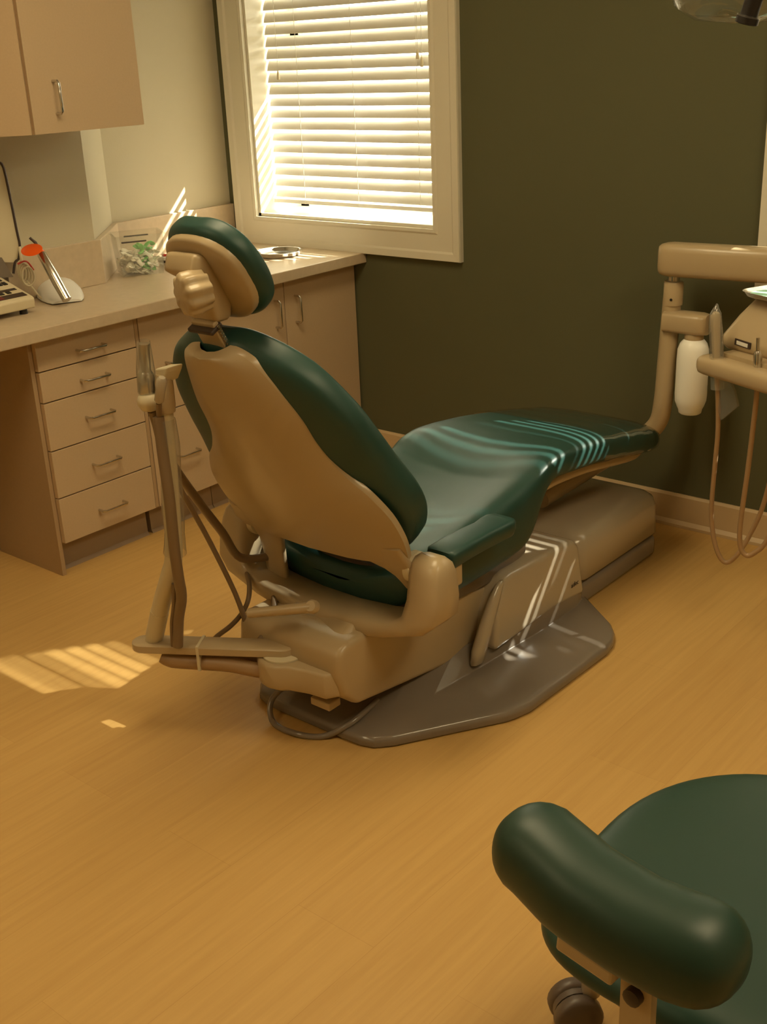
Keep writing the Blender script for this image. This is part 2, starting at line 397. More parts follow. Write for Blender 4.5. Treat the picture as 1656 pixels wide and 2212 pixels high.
for k in range(5):
    zc = {0: 0.706, 1: 0.612, 2: 0.4925, 3: 0.336, 4: 0.180}[k]
    front(t, 'drawer', -1.446, -1.074, zz[k + 1], zz[k], ((DC, -1.302, zc), (DC, -1.206, zc)))
t = base_cab('file_drawer_cabinet', 'two deep drawer beige base cabinet behind the chair back', 'cabinet', -1.060, -0.775, G)
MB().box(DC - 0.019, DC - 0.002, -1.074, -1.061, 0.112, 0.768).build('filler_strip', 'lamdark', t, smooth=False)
front(t, 'drawer', -1.060, -0.776, 0.431, 0.768, ((DC, -0.965, 0.592), (DC, -0.874, 0.592)))
front(t, 'drawer', -1.060, -0.776, 0.110, 0.431, ((DC, -0.965, 0.267), (DC, -0.874, 0.267)))
t = base_cab('two_door_cabinet', 'two door beige base cabinet meeting the green wall', 'cabinet', -0.774, -0.004, G)
front(t, 'door', -0.774, -0.394, 0.110, 0.768, ((DC, -0.446, 0.700), (DC, -0.446, 0.604)))
front(t, 'door', -0.394, -0.006, 0.110, 0.768, ((DC, -0.342, 0.700), (DC, -0.342, 0.604)))
# wall cabinet above
t = thing('wall_cabinet', 'beige laminate wall cabinet with angled end above the counter', 'cabinet', (0.45, -1.2, 1.33))
UZ0, UZ1, UX = 1.332, 2.20, 0.60
MB().prism([(0.292, -0.888), (UX - 0.019, -0.888), (UX - 0.019, -1.29), (0.292, -1.60)], 'z', UZ0 + 0.001, UZ1).build('body', 'lam', t, smooth=False)
d = MB().box(UX - 0.018, UX, -1.288, -0.886, UZ0, UZ1).build('door', 'lam', t, smooth=False)
bar_handle(d, (UX, -1.205, 1.475), (UX, -1.215 + 0.01, 1.385))
e0, e1 = Vector((UX - 0.0135, -1.2878)), Vector((0.292, -1.60)); dd = (e1 - e0).normalized(); nn = Vector((-dd.y, dd.x)) * -1
nn = Vector((0.72, -0.70)) * 0.016
MB().prism([e0, e0 + nn * 0.98, e1 + nn, e1], 'z', UZ0, UZ1).build('end_panel', 'lam', t, smooth=False)
# ================================================================== ON THE COUNTER
# curing light: white saddle base, metal wand, orange disc
t = thing('curing_light', 'white dental curing light with orange shield leaning in its stand', 'curing light', (0.38, -1.13, HT))
b = MB(); rings = []
P = [Vector((0.250, -1.068)), Vector((0.495, -1.190))]      # along the stand from back to front
ax = (P[1] - P[0]).normalized(); sd = Vector((-ax.y, ax.x))
for s_, hw, h in [(0, .034, .022), (.02, .052, .040), (.07, .068, .050), (.13, .072, .044), (.19, .068, .030), (.235, .058, .016), (.268, .046, .009)]:
    c = P[0] + ax * s_
    ring = []
    for k in range(13):
        a = math.pi * k / 12; u = math.cos(a); v = math.sin(a) ** 0.7
        ring.append(Vector((c.x + sd.x * hw * u, c.y + sd.y * hw * u, HT + 0.004 + h * v)))
    rings.append(ring)
b.loft(rings); b.build('stand', 'white', t, angle=50)
for s_ in (.05, .2):
    for u in (-.035, .035):
        c = P[0] + ax * s_ + sd * u; MB().lathe([(.006, 0), (.006, .006)], (c.x, c.y, HT), 10).build('foot', 'black', t)
w0 = at(146, 650, z=HT + 0.022); w1 = at(88, 545, x=w0.x - 0.10)
dv = (w1 - w0).normalized()
b = MB(); b.tube([w0, w0 + dv * 0.004, w0 + (w1 - w0) * 0.5, w0 + (w1 - w0) * 0.96, w1], [0.008, 0.0155, 0.0165, 0.0145, 0.010], 14); wand = b.build('wand', 'steel', t)
MB().tube([w1 - dv * 0.010, w1 + dv * 0.001], 0.0125, 14).build('collar', 'orange', wand)
MB().tube([w1, w1 + dv * 0.035, w1 + dv * 0.05 + Vector((0, -0.012, 0.004))], [0.0055, 0.005, 0.004], 10).build('light_tip', 'dark', wand)
dc = at(69, 541, x=(w1 + dv * 0.004).x)
sh = MB(); sh.lathe([(.001, 0), (.031, .001), (.033, .0022), (.031, .0034), (.001, .003)], dc, 28, axis=(0.30, -0.32, 0.9)); sh.build('shield', 'orange', t)
# coiled cream cord bundle hanging beside it
t2 = thing('cord_bundle', 'cream cord bundle tied with a red band beside the curing light', 'cord', (0.36, -1.27, HT + .004))
b = MB(); c0 = at(50, 585, x=0.37)
for k in range(4):
    pts = []
    for j in range(25):
        a = 2 * math.pi * j / 24
        pts.append(c0 + Vector((0.006 * (k - 1.5), (0.013 + 0.003 * k) * math.sin(a) + 0.003 * k, 0.030 * math.cos(a) - 0.006 * k)))
    b.tube(pts, 0.0032, 7, cap=False)
b.tube([c0 + Vector((0, 0.006, -.03)), c0 + Vector((.01, .02, -.06)), Vector((c0.x + .02, c0.y + .05, HT + .004)), Vector((c0.x + .04, c0.y + .11, HT + .004))], 0.003, 7, smooth=4)
b.tube([c0 + Vector((0, 0, .028)), c0 + Vector((-.003, 0.002, .055)), c0 + Vector((-.006, 0.004, .075))], 0.0045, 8)
b.build('cord', 'cream', t2)
MB().tube([c0 + Vector((.0, -.016, .024)), c0 + Vector((.012, 0.002, .031)), c0 + Vector((.006, .020, .022)), c0 + Vector((.01, .032, -.002))], 0.0028, 7, smooth=4).build('red_band', 'red', t2)
# small mixing machine with buttons
a0 = at(70, 672, z=HT)
X1, Y1 = 0.505, -1.322
t = thing('mixing_machine', 'cream countertop machine with black buttons at the left edge', 'machine', (0.42, -1.44, HT))
Yl = -1.66
MB().prism([(0.335, HT + .016), (X1 + 0.012, HT + .016), (X1 + 0.016, HT + .046), (X1 + .005, HT + .052), (0.345, HT + .098), (0.335, HT + .094)], 'y', Yl, Y1).build('housing', 'light_plast', t, smooth=False, bevel=0.004)
sl_ = Vector((0.345 - X1 - .005, 0, .046)); sl0 = Vector((X1 + .005, 0, HT + .052)); nrm = Vector((.046, 0, X1 + .005 - .345)).normalized()
def onpanel(u0, u1, y0, y1, th=0.0012):
    vs = []
    for y in (y0, y1):
        for u in (u0, u1):
            for k in (0.0002, th): vs.append(sl0 + sl_ * u + nrm * k + Vector((0, y, 0)))
    return vs
fc = [(0, 1, 3, 2), (4, 6, 7, 5), (0, 4, 5, 1), (2, 3, 7, 6), (0, 2, 6, 4), (1, 5, 7, 3)]
MB().poly(onpanel(.05, .20, Yl + .01, Y1 - .012), fc).build('dark_strip', 'dark', t, smooth=False)
MB().poly(onpanel(.055, .195, Yl + .05, Y1 - .09, 0.0018), fc).build('red_strip', mat('maroon_strip', (0.16, 0.02, 0.02), .4), t, smooth=False)
MB().poly(onpanel(.34, .42, Yl + .01, Y1 - .015), fc).build('divider_line', 'dark', t, smooth=False)
for (u0, u1, ya, yb) in [(.52, .76, -.085, -.064), (.60, .72, -.048, -.034), (.78, .88, -.048, -.034), (.60, .72, -.030, -.016), (.78, .88, -.030, -.016), (.55, .78, -.135, -.11), (.24, .32, -.06, -.045), (.24, .32, -.085, -.07), (.55, .78, -.18, -.155)]:
    MB().poly(onpanel(u0, u1, Y1 + ya, Y1 + yb, .0022), fc).build('button', 'black', t, smooth=False)
for fx, fy in ((X1 - .01, Y1 - .03), (0.36, Y1 - .03), (X1 - .01, Yl + .03), (0.36, Yl + .03)):
    MB().lathe([(.013, 0), (.011, .0165)], (fx, fy, HT), 14).build('foot', 'black', t)
# tall cream unit with dark edge trim behind it, cut by the frame
t = thing('tall_cabinet_device', 'tall cream device with dark rounded edge behind the button machine', 'machine', (0.36, -1.6, HT))
prof = [at(-60, 352, x=0.335), at(-8, 350, x=0.335), at(3, 362, x=0.335), at(18, 430, x=0.335), at(32, 500, x=0.335), at(38, 530, x=0.335), at(36, 558, x=0.335), at(28, 566, x=0.335), at(-60, 566, x=0.335)]
bd = MB(); bd.loft([[Vector((0.325, p.y, p.z)) for p in prof], [Vector((0.345, p.y, p.z)) for p in prof]])
bd.build('shell', 'light_plast', t, smooth=False)
MB().tube([Vector((0.347, p.y, p.z)) for p in prof[1:8]] + [Vector((0.347, at(30, 598, x=.347).y, HT + .098))], 0.0042, 8, smooth=3).build('edge_trim', 'dark', t)
pts = [at(-60, 556, x=.35), at(2, 556, x=.35), at(27, 598, x=.35), at(-60, 606, x=.35)]
MB().loft([[Vector((0.33, p.y, p.z)) for p in pts], [Vector((0.355, p.y, p.z)) for p in pts]]).build('support_foot', 'taupe', t, smooth=False)
b = MB(); b.box(0.313, 0.333, -1.80, pts[2].y - .004, HT + .0005, HT + .12); b.build('stand', 'taupe', t, smooth=False)
# clear bin with white and green wrapped things
t = thing('clear_bin', 'clear plastic bin of wrapped supplies in the counter corner', 'bin', (0.24, -0.72, HT))
q = [Vector((0.288, -0.812)), Vector((0.362, -0.668)), Vector((0.243, -0.600)), Vector((0.168, -0.744))]
cen = sum((v for v in q), Vector((0, 0))) / 4
def ringz(k, z, n=0):
    return [Vector((cen.x + (p.x - cen.x) * k, cen.y + (p.y - cen.y) * k, z)) for p in q]
b = MB(); b.loft([ringz(.90, HT + .001), ringz(1.04, HT + .138), ringz(1.10, HT + .139), ringz(1.10, HT + .143), ringz(1.02, HT + .142), ringz(.88, HT + .004)], cap=False)
b.poly(ringz(.90, HT + .001), [(0, 1, 2, 3)]); b.build('tub', 'clear', t, smooth=False)
for k_, (ua, ub) in enumerate(((0.12, .62), (.30, .80))):
    A_ = q[0].lerp(q[1], ua) if k_ == 0 else q[3].lerp(q[2], ua); B_ = q[0].lerp(q[1], ub) if k_ == 0 else q[3].lerp(q[2], ub)
    A_, B_ = [Vector((cen.x + (p.x - cen.x) * 1.075, cen.y + (p.y - cen.y) * 1.075, HT + .122)) for p in (A_, B_)]
    MB().tube([A_, B_], .0028, 8).build('handle_slot', 'dark', t)
random.seed(5)
def contents(name, m, n, label, f, z1, rr):
    b = MB()
    for k in range(n):
        for _ in range(50):
            u, v = random.uniform(.18, .82), random.uniform(.18, .82)
            if f(u, v): break
        c = q[0].lerp(q[1], u).lerp(q[3].lerp(q[2], u), v); z = HT + random.uniform(.014, z1)
        a = random.uniform(0, 6.3); L = random.uniform(.026, .042); bend = random.uniform(.4, 1.5)
        pts = []
        for j in range(6):
            s_ = j / 5 - .5; aa = a + bend * s_
            pts.append(Vector((c.x + math.cos(aa) * L * s_ * 1.5 * .7, c.y + math.sin(aa) * L * s_ * 1.5, z + .012 * math.cos(3 * s_ + k))))
        b.tube(pts, rr, 7, flat=.45)
    o = b.build(name, m); tag(o, label, 'supplies', kind='stuff'); return o
contents('white_rubber_pieces', 'rubber', 85, 'jumble of white rubber pieces inside the clear bin', lambda u, v: True, .072, .0085)
contents('green_wrapped_pieces', 'greenbag', 13, 'green wrapped pieces at the right of the clear bin', lambda u, v: u > .55, .105, .0095)
# dark edged booklets and a red pen behind the bin
for k, (m, lb) in enumerate([('white', 'white booklet at the bottom of the pile behind the clear bin'), ('dark', 'dark booklet in the middle of the pile behind the clear bin'), ('white', 'white booklet on top of the pile behind the clear bin'),]):
    tag(MB().box(0.20, 0.335, -0.570, -0.470, HT + .0005 + .0105 * k, HT + .0105 + .0105 * k, rot=R(8 * k - 8)).build('booklet', m, smooth=False), lb, 'booklet', 'pile of booklets behind the bin')
pn = thing('red_pen', 'orange red pen lying on the booklets behind the chair headrest', 'pen', (0.27, -0.52, HT + .032))
pa, pb = Vector((0.215, -0.560, HT + .0365)), Vector((0.325, -0.480, HT + .0365))
MB().tube([pa, pa.lerp(pb, .72)], .0045, 10).build('barrel', 'red', pn); MB().tube([pa.lerp(pb, .73), pa.lerp(pb, .97), pb], [.0045, .0035, .001], 10).build('tip', 'white', pn)
# round steel ring bowl in the corner
bc = at(602, 552, z=HT)
o = MB().lathe([(.066, .0), (.076, .0005), (.086, .010), (.089, .0165), (.091, .018), (.089, .0192), (.085, .0175), (.080, .010), (.074, .005), (.074, .004)], (bc.x, bc.y, HT + .0003), 40).build('steel_bowl', 'chrome')
bf = MB().lathe([(.001, .0035), (.050, .0040), (.0745, .0052), (.0745, .0046), (.001, .003)], (bc.x, bc.y, HT + .0003), 40).build('bowl_floor', mat('dark_reflection_steel', (.16, .15, .13), .3, metal=1.0), o)  # dark reflection inside the bowl, put into the disc's colour
bf.location = -o.location
tag(o, 'shiny low steel bowl on the counter below the window', 'bowl')
# ================================================================== DENTAL CHAIR
XC = 1.905
ch = thing('dental_chair', 'dark teal dental chair reclined over a taupe base plate', 'dental chair', (XC, -1.1, 0))
# base plate with raised skirt
b = MB()
half = [(0.10, -1.640), (0.155, -1.637), (0.190, -1.626), (0.222, -1.592), (0.375, -1.352), (0.385, -1.328), (0.398, -1.28), (0.405, -0.925), (0.398, -0.880), (0.378, -0.835), (0.345, -0.795), (0.205, -0.690)]
out = [(XC + x, y) for x, y in half] + [(XC - x, y) for x, y in half[::-1]]
cx, cy = XC, -1.15
def ins(k, pts=out): return [(cx + (x - cx) * k, cy + (y - cy) * k) for x, y in pts]
HW = 0.207
crease_h = [(0.05, -1.60), (0.09, -1.59), (0.13, -1.575), (0.165, -1.54), (0.195, -1.40), (0.200, -1.30), (0.210, -1.20), (0.218, -1.06), (0.227, -.95), (0.227, -.85), (0.226, -.78), (0.214, -.735)]
crease = [(XC + x, y) for x, y in crease_h] + [(XC - x, y) for x, y in crease_h[::-1]]
top_h = [(0.04, -1.45), (0.07, -1.44), (0.095, -1.42), (0.115, -1.38), (0.150, -1.25), (0.165, -1.22), (0.185, -1.17), (0.212, -1.08), (HW + .016, -.96), (HW + .016, -.86), (HW + .016, -.77), (0.212, -.732)]
topo = [(XC + x, y) for x, y in top_h] + [(XC - x, y) for x, y in top_h[::-1]]
V3 = lambda pts, z: [Vector((x, y, z)) for x, y in pts]
b.loft([V3(ins(.985), 0.0005), V3(out, 0.004), V3(out, 0.020), V3(ins(.985), 0.029), V3(ins(.95), 0.032), V3(crease, 0.040), V3(topo, 0.088)])
b.build('base_plate', 'taupe', ch, smooth=True, bevel=0.005, seg=3, angle=14)
# fixed housing
b = MB()
b.prism([(-1.180, 0.070), (-1.160, 0.170), (-1.115, 0.243), (-1.08, 0.250), (-0.775, 0.238), (-0.748, 0.212), (-0.738, 0.062), (-0.9, 0.078)], 'x', XC - HW, XC + HW)
for v_ in b.bm.verts:
    v_.co.x += math.copysign(.020 * max(0, min(1, (.25 - v_.co.z) / .18)), v_.co.x - XC)
hs = b.build('base_housing', 'plast2', ch, smooth=True, bevel=0.015, seg=4, angle=30)
fc_ = bpy.data.curves.new('maker_mark', 'FONT'); fc_.body = 'adec'; fc_.size = 0.021; fc_.extrude = 0.0003; fc_.align_x = 'CENTER'
fo = bpy.data.objects.new('maker_mark_text', fc_); C.objects.link(fo)
bpy.context.view_layer.update()
me = bpy.data.meshes.new_from_object(fo); C.objects.unlink(fo); bpy.data.objects.remove(fo)
me.transform(Matrix(((0, 0, 1, XC + HW + .0172), (1, 0, 0, -0.790), (0, 1, 0, 0.105), (0, 0, 0, 1))))
link('maker_mark', me, 'black', hs, smooth=False)
MB().loft([[Vector((XC + HW - .004 + w_ * .016 * math.cos(k * math.pi / 4), yb + w_ * .030 * math.sin(k * math.pi / 4), z)) for k in range(8)]
    for z, yb, w_ in [(0.052, -1.232, .55), (0.058, -1.230, .9), (0.09, -1.218, 1), (0.15, -1.185, .95), (0.20, -1.155, .8), (0.236, -1.13, .55), (.244, -1.122, .3)]]).build('corner_fin', 'plast2', ch, angle=70)
MB().lathe([(.0001, .003), (.005, .002), (.006, 0)], (XC + HW, -1.14, .088), 12, axis=(1, 0, 0)).build('screw', 'chrome', hs)
# chromed piston ring under the lift arm
MB().lathe([(.075, .030), (.085, .032), (.085, .058), (.07, .062)], (XC + .02, -1.31, 0), 32).build('swivel_ring', 'taupe', ch)
MB().lathe([(.066, .058), (.070, .060), (.070, .070), (.05, .072), (.05, .12)], (XC + .02, -1.31, 0), 32).build('chrome_ring', 'chrome', ch)
# lift arm
b = MB()
prof = [(-1.640, 0.115), (-1.685, 0.160), (-1.700, 0.215), (-1.694, 0.268), (-1.665, 0.286), (-1.60, 0.286), (-1.35, 0.255), (-1.00, 0.205), (-0.93, 0.16), (-0.93, 0.10), (-1.10, 0.040), (-1.19, 0.046)]
b.prism(prof, 'x', XC - 0.165, XC + 0.160)
b.build('lift_arm', 'plast', ch, bevel=0.016, seg=4, angle=30)
MB().box(XC + .045, XC + .105, -1.680, -1.64, .098, .118).build('cable_clip', 'plast', ch, smooth=False, bevel=.003)
# mount at the rear for the assistant arm
b = MB()
pvx, pvy = 1.889, -1.695
nose = [(pvx + .064 * math.cos(R(a)), pvy + .064 * math.sin(R(a))) for a in (165, 195, 220, 245, 270, 295, 318)]
mp_ = [(1.765, -1.59)] + [(1.782, -1.66)] + nose + [(1.985, -1.722), (2.035, -1.716), (2.052, -1.69), (2.052, -1.59)]
sc_ = lambda k, j, y0: [(1.91 + (x - 1.91) * k, y0 + (y - y0) * j) for x, y in mp_]
b.loft([V3(sc_(.93, .90, -1.60), 0.150), V3(sc_(.99, .98, -1.60), 0.158), V3(mp_, 0.170), V3(mp_, 0.212), V3(sc_(.985, .97, -1.6), 0.220)])
b.loft([V3(p_, z_) for p_, z_ in (([(1.79, -1.58), (1.81, -1.625), (2.0, -1.70), (2.035, -1.70), (2.048, -1.66), (2.048, -1.58)], .21), ([(1.81, -1.57), (1.83, -1.61), (2.0, -1.675), (2.03, -1.675), (2.046, -1.64), (2.046, -1.57)], .265), ([(1.84, -1.55), (1.86, -1.575), (2.0, -1.61), (2.02, -1.61), (2.03, -1.60), (2.03, -1.55)], .300))])
mt = b.build('rear_mount', 'plast', ch, bevel=0.006, seg=2, angle=40)
for px, py in ((619, 1372), (666, 1392)):
    p = at(px, py, y=-1.668)
    MB().lathe([(.0085, -.012), (.0085, .0012), (.004, .0016)], p, 12, axis=(-.1, -.75, .6), sy=1.5).build('screw_recess', 'dark', mt)
# upper frame: U yoke carrying the back hinge
b = MB()
YT, YR = .447, .0415
outp = [(0.318, YT + .040), (0.328, YT + .034), (0.336, YT + .022), (0.341, YT), (0.348, .395), (0.345, .350), (0.312, .318), (0.20, .283), (0.06, .256)]
inp = [(0.268, YT + .040), (0.260, YT + .034), (0.258, YT + .022), (0.257, YT), (0.256, .385), (0.246, .342), (0.222, .326), (0.17, .318), (0.06, .308)]
op_ = [(XC + x, z) for x, z in outp] + [(XC - x, z) for x, z in outp[::-1]]
ip_ = [(XC + x, z) for x, z in inp] + [(XC - x, z) for x, z in inp[::-1]]
rings = []
for (ox, oz), (ix, iz) in zip(op_, ip_):
    up_ = max(0, min(1, (oz - .26) / .2)); y0_, y1_ = -1.605 + .040 * up_, -1.490 + .008 * up_
    if oz > YT: k_ = math.sqrt(max(.02, 1 - ((oz - YT) / YR) ** 2)); y0_, y1_ = -1.5235 - YR * k_, -1.5235 + YR * k_
    q_ = [(ox, oz, y0_ + .010), (ox, oz, y1_ - .010), (ox * .93 + ix * .07, oz * .93 + iz * .07, y1_ - .005), (ox * .8 + ix * .2, oz * .8 + iz * .2, y1_), (ix * .8 + ox * .2, iz * .8 + oz * .2, y1_), (ix, iz, y1_ - .012), (ix, iz, y0_ + .012), (ix * .8 + ox * .2, iz * .8 + oz * .2, y0_), (ox * .8 + ix * .2, oz * .8 + iz * .2, y0_), (ox * .93 + ix * .07, oz * .93 + iz * .07, y0_ + .005)]
    rings.append([Vector((x, y, z)) for x, z, y in q_])
b.loft(rings)
yk = b.build('hip_yoke', 'plast', ch, angle=50)
for s in (-1, 1):
    MB().lathe([(.034, -.010), (.0365, -.008), (.0365, .008), (.034, .010)], (XC + s * .248, -1.522, .447), 28, axis=(1, 0, 0)).build('hinge_ring', 'light_plast', yk)
# seat support under the cushion
MB().prism([(-1.52, .30), (-1.45, .245), (-1.1, .225), (-.95, .25), (-.95, .30), (-1.4, .33)], 'x', XC - .17, XC + .17).build('seat_frame', 'taupe', ch, bevel=.01)
# seat + legrest cushion
tab = [  # y, top, bottom, half width, exponent
    (-1.512, .400, .350, .13, 2.4), (-1.506, .420, .320, .175, 2.6), (-1.485, .440, .292, .208, 3), (-1.42, .456, .272, .226, 3.4), (-1.33, .468, .270, .232, 3.8), (-1.20, .487, .275, .237, 4.2),
    (-1.10, .507, .285, .243, 4.4), (-1.045, .520, .298, .243, 4.6), (-1.015, .527, .335, .243, 4.4), (-0.985, .533, .395, .243, 4.2), (-.95, .538, .432, .241, 4), (-.90, .541, .447, .238, 4),
    (-.80, .534, .433, .233, 4), (-.65, .512, .414, .227, 4), (-.50, .484, .387, .222, 4), (-.38, .458, .365, .219, 4), (-.315, .442, .355, .214, 3.6), (-.285, .430, .360, .203, 3), (-.272, .414, .376, .185, 2.5)]
def seat_ring(y, zt, zb, hw, ex, N=48, grow=0.0, dipk=1.0):
    dip = max(0, min(1, (-y - 0.74) / .30)) * .052 * dipk
    r = []
    for k in range(N):
        a = 2 * math.pi * k / N; u = sgp(math.cos(a), 2 / ex); v = sgp(math.sin(a), 2 / ex)
        zc, h = (zt + zb) / 2, (zt - zb) / 2 + grow
        z = zc + v * h
        if v > 0: z -= dip * (1 - min(1, abs(u)) ** 2.0) * v
        r.append(Vector((XC + u * (hw + grow), y, z)))
    return r
b = MB(); b.loft([seat_ring(*t_) for t_ in smooth_tab(tab, 5)])
seat = b.build('seat_cushion', 'teal', ch, angle=80)
# beige shell under the legrest
t2_ = [(-.99, .425, .395, .18, 3), (-.96, .44, .400, .195, 4), (-.90, .45, .408, .198, 4), (-.80, .45, .402, .195, 4), (-.65, .43, .384, .19, 4), (-.50, .405, .357, .186, 4), (-.38, .385, .340, .182, 4), (-.31, .376, .340, .165, 3), (-.29, .370, .350, .14, 2.6)]
b = MB(); b.loft([seat_ring(*t_, dipk=0) for t_ in smooth_tab(t2_, 4)]); b.build('legrest_shell', 'plast', ch, angle=80)
# clear vinyl foot cover stretched over the end of the legrest
st = smooth_tab(tab, 5); sel = [t_ for t_ in st if t_[0] > -.665]
b = MB(); rings = [seat_ring(*t_, grow=.0035 + .0012 * math.sin(i * 1.7)) for i, t_ in enumerate(sel)]
rings.append(seat_ring(-.2685, .408, .390, .165, 2.5)); b.loft(rings, cap=False); b.build('clear_foot_cover', 'sheet', ch, angle=80)
# ------------------------------------------------------------------ backrest
O = Vector((XC - .018, -1.52, .40)); AN = R(28); SV = Vector((0, -math.sin(AN), math.cos(AN))); NV = Vector((0, math.cos(AN), math.sin(AN)))
def BP(x, s, n): return O + Vector((x, 0, 0)) + SV * s + NV * n
bk_tab = [  # s, half width, front depth, back depth
    (.030, .15, .070, .035), (.036, .20, .088, .018), (.055, .238, .105, .004), (.10, .278, .118, -.004), (.16, .302, .122, -.006), (.225, .308, .118, -.006), (.31, .292, .108, -.006), (.37, .284, .100, -.006), (.44, .270, .094, -.006),
    (.49, .251, .090, -.006), (.55, .216, .086, -.006), (.60, .168, .082, -.004), (.635, .115, .077, .004), (.655, .075, .068, .014), (.662, .035, .055, .026)]
def back_ring(s, hw, fd, bd, N=48):
    r = []
    for k in range(N):
        a = 2 * math.pi * k / N; u = sgp(math.cos(a), .62); v = sgp(math.sin(a), .62)
        wrap = .028 * abs(u) ** 2 * min(1, hw / .2)
        n_ = (fd + bd) / 2 + v * (fd - bd) / 2 + (wrap if v > 0 else wrap * .8)
        r.append(BP(u * hw - .012, s, n_))
    return r
b = MB(); b.loft([back_ring(*t_) for t_ in smooth_tab(bk_tab, 5)])
b.build('back_cushion', 'teal', ch, angle=80)
sh_tab = [  # s, half width
    (.652, .045), (.645, .072), (.628, .098), (.60, .116), (.55, .137), (.48, .160), (.42, .168), (.37, .182), (.32, .212), (.28, .248), (.22, .279), (.16, .286), (.11, .280), (.075, .270)]
b = MB(); rings = []
for s, hw in smooth_tab(sh_tab, 4):
    r = []
    N = 40
    for k in range(N):
        a = 2 * math.pi * k / N; u = sgp(math.cos(a), .45); v = sgp(math.sin(a), .45)
        edge = abs(u) ** 4
        n_ = -.010 - .012 * (1 - edge) + (.012 if v > 0 else -.012 * (1 - .7 * edge)) + .020 * u * u
        r.append(BP(u * hw, s, n_))
    rings.append(r)
b.loft(rings)
arms = [(1, [(.125, .010, .272), (.098, .060, .274), (.080, .110, .277), (.064, .165, .279), (.050, .200, .279), (.030, .222, .278), (.008, .232, .274), (-.008, .238, .268)], 0.0),
        (-1, [(.125, .010, .272), (.098, .060, .274), (.085, .110, .277), (.074, .185, .277), (.060, .212, .277), (.040, .226, .274), (.015, .236, .270), (.0, .240, .264)], 0.0),
        (-1, [(.125, .010, .250), (.095, .060, .244), (.072, .095, .232), (.050, .118, .222), (.025, .128, .214), (-.02, .132, .207), (-.07, .134, .205), (-.115, .138, .202)], .40)]
for sx, lst, lean in arms:      # hinge arms of the shell and its strut
    r_ = []
    for s, xi, xo in lst:
        ring = []
        for k in range(20):
            a = 2 * math.pi * k / 20; u = sgp(math.cos(a), .5); v = sgp(math.sin(a), .5)
            xx = (xi + xo) / 2 + u * (xo - xi) / 2
            ring.append(BP(sx * xx, s, -.012 + .011 * v + .015 * (xx / .28) ** 2 - max(0, .03 - s) * lean))
        r_.append(ring)
    b.loft(r_)
shl = b.build('back_shell', 'plast', ch, angle=60)
p = BP(-.235 + .05, -.085, -.02)
for sx in (-1,): MB().lathe([(.0075, -.004), (.0075, .0016), (.003, .002)], BP(sx * .155, -.075, -.066), 12, axis=tuple(-NV)).build('screw_recess', 'dark', shl)
# dark web behind the hips, left and right of the hub
MB().box(XC - .27, XC + .27, -1.49, -1.44, .29, .40).build('hinge_crossbar', 'dark', ch, smooth=False, bevel=.01)
b = MB()
b.loft([V3([(XC - .17, -1.58), (XC - .12, -1.60), (XC + .0, -1.61), (XC + .03, -1.59), (XC + .03, -1.5), (XC - .17, -1.5)], z) for z in (.235, .28, .305)]); b.build('hub_block', 'plast2', ch, bevel=.012, seg=3)
MB().tube([BP(.034, .575, -.0285), BP(.036, .515, -.0275)], .0016, 6).build('slot_line', 'dark', shl)
MB().lathe([(.0005, .004), (.003, .003), (.0035, 0)], BP(.041, .540, -.027), 10, axis=tuple(-NV)).build('latch', 'steel', shl)
# headrest: slide bar, block, knob, cushion
MB().loft([[BP(x, s, n_) for x, n_ in ((-.033 + .0, .012), (.033, .012), (.033, .028), (-.033, .028))] for s in (.58, .708)]).build('headrest_bar', 'plast', ch, smooth=False, bevel=.003)
b = MB()
for k in range(14): b.lathe([(.0035, 0), (.0035, .003)], BP(.036, .600 + .0075 * k, .020), 8, axis=(1, 0, 0))
b.build('ratchet_teeth', 'steel', ch)
HA = R(31)
HS = Vector((0, -math.sin(HA), math.cos(HA))); HN = Vector((0, math.cos(HA), math.sin(HA)))
HO = Vector((1.895, -1.791, 1.131))
def HP(x, s, n): return HO + Vector((x, 0, 0)) + HS * s + HN * n
hr_tab = [(-.113, .022, .014, -.006), (-.110, .042, .022, -.012), (-.098, .070, .030, -.020), (-.075, .094, .036, -.025), (-.045, .110, .038, -.027), (0, .118, .038, -.028), (.045, .110, .038, -.027), (.075, .094, .036, -.025), (.098, .070, .030, -.020), (.110, .042, .022, -.012), (.113, .022, .014, -.006)]
b = MB(); rings = []
for s, hw, fd, bd in smooth_tab(hr_tab, 4):
    r = []
    for k in range(44):
        a = 2 * math.pi * k / 44; u = sgp(math.cos(a), .62); v = sgp(math.sin(a), .62)
        n_ = (fd + bd) / 2 + v * (fd - bd) / 2 + .006 * u * u
        r.append(HP(u * hw, s, n_))
    rings.append(r)
b.loft(rings); hc = b.build('headrest_cushion', 'teal', ch, angle=80)
b = MB(); rings = []
for k_, n0 in ((.45, -.0370), (.80, -.0365), (.95, -.0345), (1, -.029), (1, -.012)):
    rings.append([HP((.104 * sgp(math.cos(a), .86)) * k_, (.101 * sgp(math.sin(a), .86)) * k_, n0 + .006 * (math.cos(a) * k_) ** 2) for a in [2 * math.pi * k / 40 for k in range(40)]])
b.loft(rings); b.build('headrest_shell', 'plast', hc, angle=60)
MB().loft([[HP(x, s, n_) for x, n_ in ((-.055, -.034), (.020, -.034), (.020, -.0385), (-.055, -.0385))] for s in (.040, .066)]).build('shell_slot', 'dark', hc, smooth=False)
